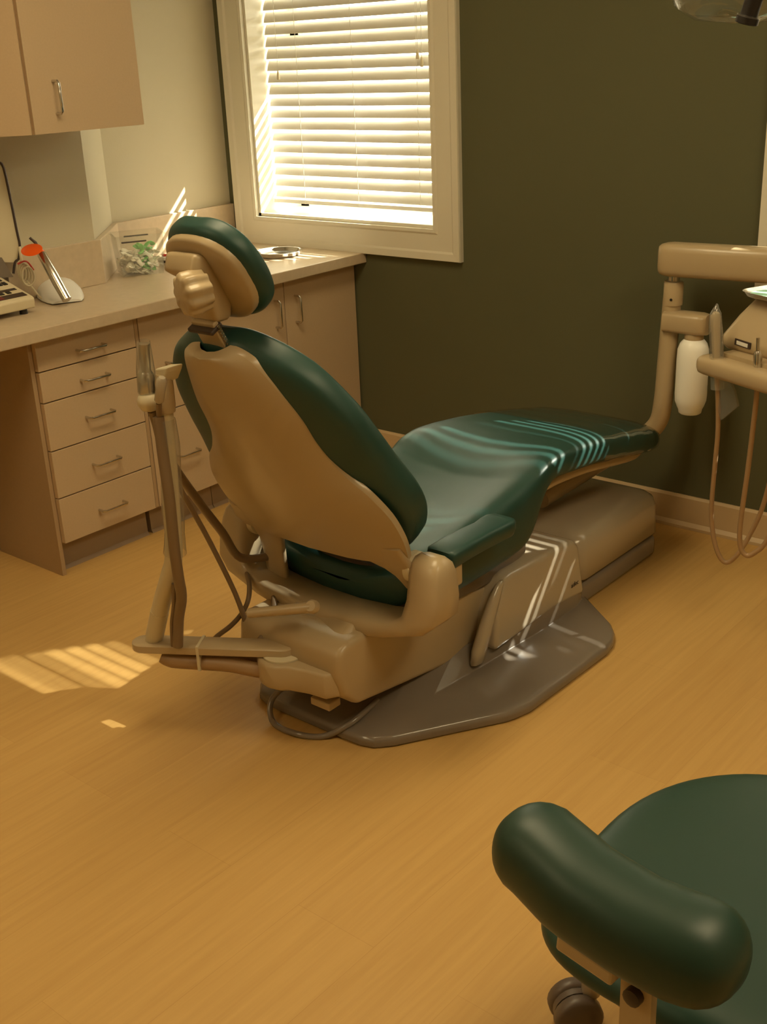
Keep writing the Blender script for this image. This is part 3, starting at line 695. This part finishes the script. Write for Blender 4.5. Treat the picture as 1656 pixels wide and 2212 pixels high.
# bent tilt block behind the headrest, with a lobed knob
bx = 1.886; b = MB(); rings = []
for (px, py), hw, th in [((386, 568), .034, .012), ((388, 568.5), .042, .020), ((402, 571), .045, .024), ((420, 578), .046, .026), ((434, 600), .044, .027), ((445, 630), .043, .027), ((453, 662), .042, .026), ((456, 682), .040, .023), ((457, 689), .034, .016)]:
    rings.append((at(px, py, x=bx), hw, th))
rr2 = []
for i, (c, hw, th) in enumerate(rings):
    t_ = (rings[min(i + 1, len(rings) - 1)][0] - rings[max(i - 1, 0)][0]).normalized(); nn = Vector((0, -t_.z, t_.y))
    rr2.append([c + Vector((hw * sgp(math.cos(a), .32), 0, 0)) + nn * (th * sgp(math.sin(a), .32)) for a in [2 * math.pi * k / 32 for k in range(32)]])
b.loft(rr2); tb = b.build('tilt_block', 'plast', ch, angle=60)
kc = at(404, 636, x=1.925)
b = MB(); rings = []; kax = Vector((-.30, -.95, -.10)).normalized(); kq = Vector((0, 0, 1)).rotation_difference(kax)
for h_, r_ in [(-.040, .036), (-.018, .0395), (-.016, .0405), (.004, .0405), (.010, .038), (.013, .032), (.014, .01)]:
    rings.append([kc + kq @ Vector((math.cos(a) * r_ * (1 + .075 * math.cos(9 * a)), math.sin(a) * r_ * (1 + .075 * math.cos(9 * a)), h_)) for a in [2 * math.pi * k / 84 for k in range(84)]])
b.loft(rings); b.build('lobed_knob', 'plast', tb, angle=50)
MB().loft([[BP(x, s, n_) for x, n_ in ((-.036, -.002), (.036, -.002), (.036, .032), (-.036, .032))] for s in (.690, .700)]).build('bar_collar', 'dark', ch, smooth=False, bevel=.003)
# release lever
la, lb = at(533, 1325, y=-1.75), at(672, 1312, y=-1.68)
MB().tube([la, la.lerp(lb, .03), la.lerp(lb, .5), lb], [.006, .0115, .012, .013], 12).build('release_lever', 'plast', ch)
MB().lathe([(.012, 0), (.016, .004), (.016, .016), (.012, .022)], lb + Vector((0, .01, -.004)), 20, axis=(.2, -.75, .5)).build('lever_boss', 'plast', ch)
# right armrest
def armrest(sx):
    b = MB(); rings = []
    for y, hw, zt, xo in [(-1.468, .036, .472, 0), (-1.460, .041, .476, 0), (-1.39, .042, .478, 0), (-1.33, .040, .478, .002), (-1.29, .039, .477, .004), (-1.255, .043, .476, .001), (-1.232, .044, .475, 0), (-1.215, .036, .473, 0), (-1.210, .022, .468, 0)]:
        r = []
        th = .0235
        for k in range(20):
            a = 2 * math.pi * k / 20; u, v = sgp(math.cos(a), .4), sgp(math.sin(a), .4)
            r.append(Vector((XC + sx * (.276 + xo) + hw * u * (1 if v > -.5 else .86), y + (.012 if v < 0 else 0) * (1 if y < -1.4 else 0), zt - th + th * v)))
        rings.append(r)
    b.loft(rings); return b.build('armrest', 'teal', ch, angle=60)
armrest(1)
MB().box(XC + .262, XC + .305, -1.475, -1.42, .38, .435).build('armrest_post', 'plast', ch, smooth=False, bevel=.006)
# power cable looping on the floor
cb = [at(790, 1490, z=.05), at(720, 1462, z=.11), at(640, 1470, z=.10), at(588, 1510, z=.05), at(590, 1560, z=.010), at(640, 1585, z=.008), at(700, 1590, z=.008), at(760, 1560, z=.042), at(815, 1512, z=.055)]
o = MB().tube(cb, .0075, 10, smooth=8).build('floor_cable', 'taupe'); tag(o, 'taupe cable looping on the floor behind the chair base', 'cable')
# ================================================================== UTILITY BOX in front of the chair
t = thing('utility_box', 'low taupe utility box on the floor under the footrest', 'box', (1.92, -.48, 0))
x1 = 2.112; x0 = 1.70
MB().box(x0 + .006, x1 - .004, -.722, -.262, 0.0005, .075).build('plinth', 'taupe', t, bevel=.02, seg=4)
b = MB(); rings = []
def rr(xa, xb, ya, yb, z, rad, n=6):
    out_ = []
    for (cx_, cy_, a0) in ((xb - rad, yb - rad, 0), (xa + rad, yb - rad, 90), (xa + rad, ya + rad, 180), (xb - rad, ya + rad, 270)):
        for k in range(n): a = R(a0 + 90 * k / (n - 1)); out_.append(Vector((cx_ + rad * math.cos(a), cy_ + rad * math.sin(a), z)))
    return out_
for z, i in [(.082, .006), (.086, 0), (.175, .004), (.200, .010), (.213, .022), (.221, .042), (.226, .075), (.2275, .12)]:
    rings.append(rr(x0 + i, x1 - i, -.735 + i, -.245 - i, z, .045))
b.loft(rings); b.build('lid', 'plast2', t, angle=60)
MB().box(x0 + .01, x1 - .01, -.725, -.27, .074, .0825).build('shadow_gap', 'dark', t, smooth=False)
# ================================================================== ASSISTANT ARM
aa = thing('assistant_arm', 'beige swinging assistant arm standing left of the chair back', 'instrument arm', (1.88, -1.70, .22))
e1, e2 = Vector((1.600, -1.871, 0)), Vector((1.889, -1.695, 0)); dr = (e2 - e1).normalized(); nr = Vector((-dr.y, dr.x, 0)); hw = .029
def stadium(k, z, h):
    pts = []
    for c_, a0 in ((e2, -90), (e1, 90)):
        for j in range(9):
            a = R(a0 + 180 * j / 8); pts.append(Vector((c_.x, c_.y, z)) + dr * math.cos(a) * h + nr * math.sin(a) * h)
    return pts
MB().loft([stadium(0, .2215, hw - .004), stadium(0, .225, hw), stadium(0, .241, hw), stadium(0, .2445, hw - .004)]).build('horizontal_bar', 'plast', aa, angle=40)
MB().lathe([(.047, .219), (.050, .2205), (.050, .2245), (.044, .226)], (e2.x, e2.y, 0), 36).build('pivot_ring', 'light_plast', aa)
yp = -1.855
pp = [at(px, py, y=yp) for px, py in ((331, 1388), (338, 1350), (352, 1292), (367, 1240), (375, 1200), (371, 1100), (364, 1000), (358, 915), (353, 870))]
MB().tube(pp, [.0205, .0205, .0205, .0205, .020, .019, .0185, .018, .018], 18, smooth=5).build('post', 'light_plast', aa, angle=60)
MB().tube([at(345, 1320, y=yp) , at(334, 1372, y=yp)], .0215, 18).build('post_sleeve', 'light_plast', aa)
hp = at(356, 845, y=yp)
b = MB(); b.tube([hp + Vector((0, 0, -.045)), hp + Vector((0, 0, -.03)), hp + Vector((0, 0, .02)), hp + Vector((0, 0, .038))], [.0175, .0195, .0195, .015], 18); b.build('holder_body', 'plast', aa)
kn = at(322, 866, y=yp - .02)
MB().lathe([(.002, -.024), (.017, -.019), (.0245, -.007), (.0255, .002), (.021, .014), (.009, .020)], kn, 24).build('holder_knob', 'light_plast', aa, angle=70)
tp = [at(338, 830, y=yp - .012), at(334, 797, y=yp - .012), at(360, 795, y=yp - .012), at(358, 806, y=yp - .012), at(350, 828, y=yp - .012)]
MB().loft([tp, [p + Vector((.012, .035, .004)) for p in tp]]).build('holder_cup', 'light_plast', aa, smooth=False, bevel=.003)
# clear sleeve pulled over the post
MB().tube([at(px, py, y=yp - .004) for px, py in ((356, 905), (364, 960), (369, 1020), (373, 1090), (377, 1150), (378, 1195))], [.022, .024, .0215, .025, .022, .026], 16, smooth=4, cap=False).build('plastic_sleeve', 'sleeve', aa)
MB().loft([[e1.lerp(e2, .40) + nr * (hw + .001) * sx + Vector((0, 0, z)) for sx, z in ((-1, .182), (-1, .2455), (1, .2455), (1, .182))], [e1.lerp(e2, .42) + nr * (hw + .001) * sx + Vector((0, 0, z)) for sx, z in ((-1, .182), (-1, .2455), (1, .2455), (1, .182))]]).build('cable_tie', 'light_plast', aa, smooth=False)
# suction handpiece in the holder, with its hose
su = thing('suction_handpiece', 'clear tipped suction handpiece standing in the assistant arm holder', 'suction handpiece', tuple(kn))
ka = kn + Vector((-.004, 0, .012)); kb_ = at(310, 742, y=yp - .02)
b = MB(); b.tube([ka.lerp(kb_, t_) for t_ in (0, .05, .40, .46, .5, .9, 1)], [.014, .0175, .0175, .013, .0115, .0115, .0125], 16); b.build('grip', 'steel', su)
b = MB(); b.tube([ka.lerp(kb_, t_) for t_ in (.05, .5, 1.06)], [.0195, .0195, .0135], 16, cap=False); b.build('clear_sleeve', 'sleeve', su)
hz = [(kn + Vector((0, .004, -.02)))] + [at(px, py, y=yy) for px, py, yy in ((338, 915, -1.85), (352, 965, -1.83), (380, 1015, -1.78), (430, 1085, -1.70), (480, 1150, -1.64), (520, 1205, -1.60))] + [Vector((1.70, -1.52, .36))]
MB().tube(hz, .0105, 12, smooth=6).build('suction_hose', 'hose', su, angle=80)
sy = thing('syringe', 'slim air water syringe beside the suction handpiece with a thin brown hose', 'syringe', tuple(at(350, 850, y=yp - .03)))
b = MB(); sa, sb_ = at(343, 870, y=yp - .035), at(350, 815, y=yp - .035); b.tube([sa, sa.lerp(sb_, .1), sa.lerp(sb_, .9), sb_], [.006, .0105, .011, .007], 12); b.build('body', 'plast2', sy)
hz = [sa] + [at(px, py, y=yy) for px, py, yy in ((346, 930, -1.86), (360, 1000, -1.84), (400, 1075, -1.80), (450, 1165, -1.74), (500, 1265, -1.70), (523, 1322, -1.69), (540, 1380, -1.68))]
MB().tube(hz, .0062, 10, smooth=6).build('thin_hose', 'hose', sy, angle=80)
hv = thing('high_volume_suction', 'dark thick hose running down beside the assistant arm post', 'hose', tuple(at(380, 1180, y=yp)))
hz = [at(px, py, y=yy) for px, py, yy in ((342, 900, -1.875), (352, 980, -1.88), (366, 1080, -1.885), (376, 1180, -1.885), (385, 1245, -1.875), (392, 1290, -1.86), (386, 1335, -1.85), (384, 1395, -1.85))]
MB().tube(hz, .0125, 12, smooth=6).build('hose', 'hose', hv, angle=80)
hz = [at(px, py, y=yy) for px, py, yy in ((376, 1260, -1.86), (376, 1310, -1.855), (372, 1350, -1.85), (374, 1395, -1.85))]
MB().tube(hz, .006, 10, smooth=5).build('thin_line', 'hose', hv, angle=80)
lp = thing('looped_hoses', 'two brown hoses hanging in a loop under the chair back', 'hose', tuple(at(530, 1290, y=-1.66)))
MB().tube([at(px, py, y=yy) for px, py, yy in ((528, 1225, -1.56), (538, 1260, -1.62), (536, 1295, -1.66), (522, 1325, -1.68), (498, 1352, -1.70), (465, 1378, -1.72), (452, 1400, -1.74))], .0062, 10, smooth=6).build('front_hose', 'hose', lp, angle=80)
MB().tube([at(px, py, y=yy) for px, py, yy in ((592, 1290, -1.60), (590, 1330, -1.64), (580, 1358, -1.67), (562, 1382, -1.70), (548, 1400, -1.72))], .0082, 10, smooth=6).build('back_hose', 'hose', lp, angle=80)
# hoses strapped along under the bar
ub = thing('bar_hoses', 'bundle of taupe hoses strapped under the assistant arm bar', 'hose', tuple(e1.lerp(e2, .5) + Vector((0, 0, .19))))
for k, (dz, rr_, dn) in enumerate([(.199, .0185, -.012), (.203, .0155, .012)]):
    pts = [e1.lerp(e2, t_) + nr * (dn + .006 * math.sin(5 * t_)) + Vector((0, 0, dz + o_)) for t_, o_ in ((.12, .006), (.2, -.003), (.4, -.006), (.62, -.006), (.8, -.014), (.98, -.022), (1.10, -.030))]
    MB().tube(pts, [rr_ * .7, rr_, rr_, rr_, rr_, rr_, rr_], 12, smooth=5).build('hose', 'hose2', ub, angle=80)
# ================================================================== DELIVERY UNIT
yd = -0.165
du = thing('delivery_unit', 'beige delivery unit on a curved post beyond the footrest', 'delivery unit', (2.07, yd, .2))
pst = [Vector((1.905, -.62, .262)), Vector((1.905, -.40, .270)), Vector((1.925, -.26, .290)), Vector((1.985, -.185, .335)), Vector((2.040, yd, .395)), Vector((2.058, yd, .47)), Vector((2.064, yd, .60)), Vector((2.074, yd, .845))]
MB().tube(pst, [.028, .028, .028, .028, .0285, .029, .0285, .027], 20, smooth=6).build('post', 'plast', du, angle=60)
MB().tube([Vector((2.074, yd, .775)), Vector((2.0745, yd, .838)), Vector((2.0745, yd, .8445))], [.0292, .0292, .026], 20).build('post_collar', 'plast', du)
MB().tube([Vector((2.074, yd, .835)), Vector((2.074, yd, .885))], [.0175, .0175], 16).build('pivot_pin', 'steel', du)
MB().lathe([(.0001, .002), (.004, .0015), (.004, 0)], Vector((2.074 + .008, yd - .0285, .795)), 10, axis=(.25, -1, 0)).build('screw_hole', 'black', du)
b = MB(); rings = []
a0, a1 = Vector((2.036, yd - .022, .912)), Vector((2.50, yd + .048, .908)); dr = (a1 - a0).normalized(); sd = Vector((-dr.y, dr.x, 0))
for t_, k in [(0, .45), (.006, .72), (.018, .90), (.036, 1), (.2, 1), (.43, 1), (.452, .9), (.465, .7), (.47, .4)]:
    r = []
    for j in range(24):
        a = 2 * math.pi * j / 24; r.append(a0 + dr * t_ + sd * (.040 * sgp(math.cos(a), .55) * k) + Vector((0, 0, .049 * sgp(math.sin(a), .55) * (.6 + .4 * k))))
    rings.append(r)
b.loft(rings); b.build('swing_arm', 'plast', du, angle=50)
# bottle bracket and water bottle
b = MB(); rings = []
for t_, k in [(2.055, .5), (2.062, 1), (2.17, 1), (2.185, .9), (2.195, .6)]:
    rings.append([Vector((t_, yd - .008 + .036 * sgp(math.cos(a), .6) * k, .728 + .032 * sgp(math.sin(a), .4) * (.93 if k < 1 else 1))) for a in [2 * math.pi * j / 24 for j in range(24)]])
b.loft(rings); b.build('bottle_bracket', 'plast', du, angle=45)
bo = Vector((2.152, yd - .008, 0))
bt = MB().lathe([(.020, .460), (.030, .452), (.034, .455), (.036, .466), (.040, .474), (.0465, .492), (.0475, .510), (.0475, .620), (.046, .650), (.040, .668), (.032, .678), (.026, .683)], bo, 32).build('water_bottle', 'bottle', du, angle=60)
MB().lathe([(.0275, .680), (.0285, .683), (.0285, .698), (.0275, .700)], bo, 28).build('bottle_cap', 'plast', bt)
# control head
yh = -.56
h0 = at(1561, 738, y=yh); ex = Vector((.92, -.39, 0)); ey = Vector((.39, .92, 0)); zt = at(1592, 643, y=yh).z; EZ = Vector((0, 0, 1)); Hh = zt - h0.z
def HB(u, v, z): return Vector((h0.x, h0.y, h0.z)) + ex * u + ey * v + EZ * z
def rrect(u0, u1, v0, v1, z, rad, n=5):
    o_ = []
    for cu, cv, a0_ in ((u1 - rad, v1 - rad, 0), (u0 + rad, v1 - rad, 90), (u0 + rad, v0 + rad, 180), (u1 - rad, v0 + rad, 270)):
        for k in range(n): a = R(a0_ + 90 * k / (n - 1)); o_.append(HB(cu + rad * math.cos(a), cv + rad * math.sin(a), z))
    return o_
MB().loft([rrect(.010, .40, -.006, .25, -.012, .02), rrect(-.004, .42, -.014, .262, 0, .024), rrect(-.003, .42, -.010, .262, .022, .024), rrect(.014, .40, .02, .25, Hh * .6, .03), rrect(.036, .38, .05, .23, Hh * .95, .03), rrect(.046, .37, .06, .22, Hh, .03)]).build('control_head', 'plast', du, angle=50)
MB().loft([[HB(.058, -.0125, .006), HB(.112, -.0125, .004), HB(.112, -.0125, .020), HB(.058, -.0125, .022)], [HB(.058, -.0165, .006), HB(.112, -.0165, .004), HB(.112, -.0155, .020), HB(.058, -.0155, .022)]]).build('gauge_window', 'dark', du, smooth=False)
MB().loft([[HB(.066, -.0155, .009), HB(.104, -.0155, .007), HB(.104, -.0155, .016), HB(.066, -.0155, .018)], [HB(.066, -.0175, .009), HB(.104, -.0175, .007), HB(.104, -.0175, .016), HB(.066, -.0175, .018)]]).build('gauge_face', 'white', du, smooth=False)
# holder bar in front of the head
b = MB(); rings = []
for u, k in [(.000, .35), (.004, .75), (.013, .95), (.026, 1), (.2, 1), (.42, 1)]:
    rings.append([HB(u, -.066 + .030 * sgp(math.cos(a), .6) * k, -.044 + .025 * sgp(math.sin(a), .7) * k) for a in [2 * math.pi * j / 22 for j in range(22)]])
b.loft(rings); b.build('holder_bar', 'plast', du, angle=60)
MB().loft([rrect(.05, .38, -.05, .03, -.035, .01), rrect(.05, .38, -.05, .03, -.010, .01)]).build('holder_neck', 'plast', du)
MB().loft([rrect(.15, .25, .08, .18, -.06, .03), rrect(.15, .25, .08, .18, -.01, .03)]).build('head_pivot', 'plast', du)
b = MB(); b.tube([HB(.2, .13, -.05), HB(.2, .13, -.09), HB(.26, .16, -.11), HB(.33, .22, -.10), HB(.30, .30, -.06), a1 + Vector((-.01, -.06, -.12)), a1 + Vector((-.03, 0, -.02))], .024, 16, smooth=5); b.build('head_arm', 'plast', du, angle=60)
# tray with mint paper
tz = at(1597, 634, y=yh + .03).z - h0.z
ty = thing('instrument_tray', 'silver tray lined with mint green paper on the delivery unit', 'tray', tuple(HB(.22, .13, tz)))
MB().loft([rrect(.040, .40, .030, .26, Hh + .001, .03), rrect(.030, .41, .020, .27, Hh + .006, .035), rrect(.022, .42, .012, .278, Hh + .018, .04), rrect(.020, .422, .010, .28, Hh + .018, .04), rrect(.026, .416, .016, .274, Hh + .0155, .04), rrect(.034, .406, .024, .266, Hh + .010, .035)]).build('pan', 'steel', ty, angle=50)
MB().loft([rrect(.036, .404, .026, .264, Hh + .0105, .034), rrect(.036, .404, .026, .264, Hh + .0115, .034)]).build('paper_liner', 'mint', ty, smooth=False)
# bagged syringe on the bar and two looping hoses
hy = thing('bagged_syringe', 'plastic bagged syringe leaning on the delivery bar with a hanging hose', 'syringe', tuple(HB(-.01, -.07, -.06)))
ys = HB(-.015, -.10, 0).y
A = [at(px, py, y=ys) for px, py in ((1547, 795), (1546, 745), (1545, 700), (1545, 683), (1547, 675))]
MB().tube(A, [.0085, .0105, .0115, .0125, .008], 14).build('body', 'plast', hy)
MB().tube([at(px, py, y=ys) for px, py in ((1549, 840), (1548, 795), (1547, 745), (1545, 700), (1545, 678), (1546, 668), (1548, 656))], [.017, .0185, .0175, .0165, .015, .0085, .002], 12).build('plastic_bag', 'sleeve', hy, angle=80)
bagp = [at(px, py, y=ys - .004) for px, py in ((1540, 800), (1563, 800), (1585, 845), (1592, 878), (1556, 908), (1545, 870))]
c_ = sum((p for p in bagp), Vector()) / 6
MB().loft([bagp, [p + Vector((.002, .008, 0)) for p in bagp]]).build('bag_tail', 'sleeve', hy, smooth=False)
hz = [at(px, py, y=ys + dy) for px, py, dy in ((1547, 790, 0), (1550, 860, 0), (1550, 930, .005), (1544, 1000, .01), (1537, 1080, .015), (1537, 1130, .02), (1545, 1180, .02), (1560, 1211, .025), (1576, 1213, .03), (1598, 1190, .035), (1622, 1150, .045), (1643, 1105, .05), (1658, 1055, .055), (1672, 990, .06))] + [HB(.17, .06, -.02)]
MB().tube(hz, .0062, 10, smooth=6).build('hose', 'hose2', hy, angle=80)
h2 = thing('handpiece_hose', 'tan handpiece hose hanging in a loop at the right edge', 'hose', tuple(HB(.09, -.07, -.04)))
ys2 = HB(.075, -.10, 0).y
MB().tube([at(px, py, y=ys2) for px, py in ((1637, 805), (1636, 790), (1636, 766), (1636, 758))], [.0075, .010, .011, .007], 14).build('connector', 'steel', h2)
MB().tube([at(px, py, y=ys2) for px, py in ((1636, 760), (1637, 730))], [.0045, .0045], 12).build('metal_tip', 'steel', h2)
hz = [at(px, py, y=ys2 + dy) for px, py, dy in ((1636, 800, 0), (1633, 860, 0), (1624, 940, .01), (1614, 1020, .015), (1604, 1090, .02), (1597, 1150, .025), (1600, 1185, .03), (1613, 1200, .035), (1632, 1192, .04), (1655, 1168, .045), (1690, 1090, .05), (1710, 960, .055))] + [HB(.24, .05, -.02)]
MB().tube(hz, .0066, 10, smooth=6).build('hose', 'hose2', h2, angle=80)
# ================================================================== OVERHEAD LIGHT (only its lower edge shows)
yl = -1.0
lc = at(1640, -70, y=yl)
ol = thing('overhead_light', 'dental overhead light with clear shield and dark handle at the top right corner', 'lamp', tuple(lc))
hd = MB(); hd.loft([[lc + Vector((r_ * 1.25 * math.cos(a), r_ * .8 * math.sin(a), h_)) for a in [2 * math.pi * k / 32 for k in range(32)]] for r_, h_ in [(.04, .12), (.09, .10), (.125, .05), (.13, .0), (.122, -.012), (.10, -.01), (.02, .02)]]); hd.build('lamp_head', 'plast', ol, angle=60)
sh = MB(); rings = []
for r_, h_ in [(.128, .0), (.140, -.030), (.134, -.062), (.105, -.083), (.05, -.090), (.004, -.091)]:
    rings.append([lc + Vector((r_ * 1.25 * math.cos(a) , r_ * .85 * math.sin(a), h_ + .006 * math.sin(6 * a))) for a in [2 * math.pi * k / 48 for k in range(48)]])
sh.loft(rings, cap=False); sh.build('clear_shield', 'shield', ol, angle=80)
ha, hb = at(1632, -14, y=yl - .12), at(1611, 52, y=yl - .12)
MB().tube([ha, ha.lerp(hb, .25), ha.lerp(hb, .74), ha.lerp(hb, .76), ha.lerp(hb, .97), hb], [.017, .0165, .0165, .0215, .0215, .018], 20).build('handle', 'black', ol)
MB().tube([ha.lerp(hb, .70), ha.lerp(hb, .755)], [.0222, .0224], 20).build('handle_ring', 'clear', ol)
MB().tube([ha, lc + Vector((0, -.08, .0))], .012, 12).build('handle_stem', 'plast', ol)
MB().tube([lc + Vector((0, 0, .10)), lc + Vector((0, .02, .22)), lc + Vector((.25, .05, .55)), Vector((lc.x + .45, lc.y + .05, 2.3)), Vector((lc.x + .45, lc.y + .05, ZC))], .022, 14, smooth=4).build('ceiling_arm', 'plast', ol, angle=80)
# ================================================================== OPERATOR STOOL
S = Vector((3.222, -2.085, 0))
st = thing('operator_stool', 'dark green operator stool with padded arm and casters in the foreground', 'stool', tuple(S))
def sq(hx, hy, z, n=72):
    o_ = []
    for k in range(n):
        a = 2 * math.pi * k / n; ex = 2.15 if math.sin(a) > 0 else 2.15 + 1.9 * min(1, -math.sin(a) * 2.5)
        o_.append(Vector((S.x + hx * sgp(math.cos(a), 2 / ex), S.y + hy * sgp(math.sin(a), 2 / ex), z)))
    return o_
b = MB(); tabs = [(.21, .23, .416), (.246, .262, .420), (.262, .277, .429), (.266, .281, .441), (.260, .276, .455), (.242, .262, .466), (.205, .235, .472), (.13, .15, .475), (.04, .05, .474)]
b.loft([sq(*t_) for t_ in smooth_tab(tabs, 3)]); b.build('seat', 'teal2', st, angle=80)
MB().box(S.x - .14, S.x + .14, S.y - .14, S.y + .14, .385, .417).build('seat_plate', 'plast', st, smooth=False, bevel=.008)
MB().lathe([(.030, .10), (.030, .26), (.022, .262), (.022, .39)], (S.x, S.y, 0), 24).build('gas_column', 'plast2', st)
MB().lathe([(.045, .070), (.052, .085), (.048, .125), (.034, .135)], (S.x, S.y, 0), 28).build('base_hub', 'plast', st)
A0 = math.atan2(-2.035 - S.y, 2.895 - S.x)
for k in range(5):
    a = A0 + k * 2 * math.pi / 5; d = Vector((math.cos(a), math.sin(a), 0)); n_ = Vector((-d.y, d.x, 0)); rings = []
    for t_, hw, z0_, z1_ in [(.03, .024, .082, .122), (.15, .020, .092, .122), (.26, .018, .098, .122), (.300, .018, .094, .122), (.322, .016, .094, .120), (.332, .008, .096, .116)]:
        zc, h_ = (z0_ + z1_) / 2, (z1_ - z0_) / 2
        rings.append([S + d * t_ + n_ * (hw * sgp(math.cos(q_), .5)) + Vector((0, 0, zc + h_ * sgp(math.sin(q_), .5))) for q_ in [2 * math.pi * j / 16 for j in range(16)]])
    MB().loft(rings).build('leg', 'plast', st, angle=50)
    p = S + d * .312
    MB().lathe([(.0155, .070), (.0165, .073), (.0165, .100), (.014, .102)], p, 16).build('caster_stem', 'plast2', st)
    ca = MB(); wd = Vector((math.cos(a + 2.55), math.sin(a + 2.55), 0)); wc = p - wd.cross(Vector((0, 0, 1))) * -.026 + Vector((0, 0, .0415))
    for s_ in (-1, 1):
        ca.lathe([(.012, -.014), (.035, -.013), (.0405, -.007), (.0405, .007), (.036, .013), (.012, .014)], wc + wd * s_ * .0195, 24, axis=tuple(wd))
    ca.lathe([(.02, -.006), (.037, -.006), (.037, .006), (.02, .006)], wc, 20, axis=tuple(wd))
    ca.build('caster', 'grey', st, angle=50)
# padded support arm
pa, pb = at(1172, 1842, z=.655), at(1520, 2062, z=.635)
b = MB(); rings = []
ax = (pb - pa).normalized(); toward = (CAM - (pa + pb) / 2).normalized(); side = ax.cross(Vector((0, 0, 1))).normalized(); upv = side.cross(ax).normalized()
L = (pb - pa).length
for t_, k in [(-.0565, .08)] + [(-.002 - .0545 * math.cos(R(q_)), .97 * math.sin(R(q_)) ** .85 + .03) for q_ in (8, 16, 25, 35, 46, 58, 72, 90)] + [(.05, 1.02), (.35 * L, 1.0), (.65 * L, 1.0), (L - .04, 1.03)] + [(L - .012 + .056 * math.sin(R(q_)), 1.03 * math.cos(R(q_)) ** .85 + .02) for q_ in (0, 18, 32, 45, 56, 66, 75, 83)] + [(L + .0445, .06)]:
    u = max(0, min(1, t_ / L)); c = pa + ax * t_ + side * (.018 * math.sin(math.pi * u)) 
    rings.append([c + side * (.056 * sgp(math.cos(q_), .85) * k) + upv * (.052 * sgp(math.sin(q_), .85) * k) for q_ in [2 * math.pi * j / 32 for j in range(32)]])
P_ = []
b.loft(rings); b.build('arm_pad', 'teal2', st, angle=80)
mid = (pa + pb) / 2
pc = mid + ax * .03 - Vector((0, 0, .05)) + side * .0
brk = MB()
brk.loft([[c + ax * u + side * v for u, v in ((-.02, -.006), (.02, -.006), (.02, .006), (-.02, .006))] for c in (pc, Vector((pc.x, pc.y, .44)), Vector((pc.x + .005, pc.y + .02, .385)), Vector((S.x + .02, S.y - .10, .380)))])
brk.build('arm_bracket', 'plast', st, smooth=False)
q0 = pa + ax * .062 - upv * .056 + side * (.030 if side.dot(toward) > 0 else -.030)
MB().loft([[q0 + ax * u + side * v + upv * z for u, v in ((0, -.02), (.075, -.02), (.075, .02), (0, .02))] for z in (-.012, .010)]).build('pad_plate', 'plast', st, smooth=False, bevel=.004)
k0 = pc + Vector((0, 0, -.055))
MB().lathe([(.006, .012), (.011, .010), (.011, 0)], k0 - side * .006 * (1 if side.dot(toward) < 0 else -1), 12, axis=tuple(side * (1 if side.dot(toward) > 0 else -1))).build('bracket_bolt', 'dark', st)
# ================================================================== CEILING LIGHTS
for lx, ly, lb_ in ((1.9, -1.7, 'long ceiling light over the dental chair'), (3.9, -1.7, 'long ceiling light over the foreground stool'), (1.5, -4.1, 'long ceiling light over the kneehole end of the counter')):
    t = thing('ceiling_light', lb_, 'lamp', (lx, ly, 2.51), 'ceiling lights')
    y0_, y1_ = ly - .61, ly + .61
    f = MB(); f.box(lx - .31, lx - .28, y0_, y1_, 2.51, 2.549); f.box(lx + .28, lx + .31, y0_, y1_, 2.51, 2.549); f.box(lx - .28, lx + .28, y0_, y0_ + .03, 2.51, 2.549); f.box(lx - .28, lx + .28, y1_ - .03, y1_, 2.51, 2.549)
    f.build('frame', 'white', t, smooth=False)
    MB().box(lx - .28, lx + .28, y0_ + .03, y1_ - .03, 2.530, 2.545).build('diffuser', 'lamp', t, smooth=False)
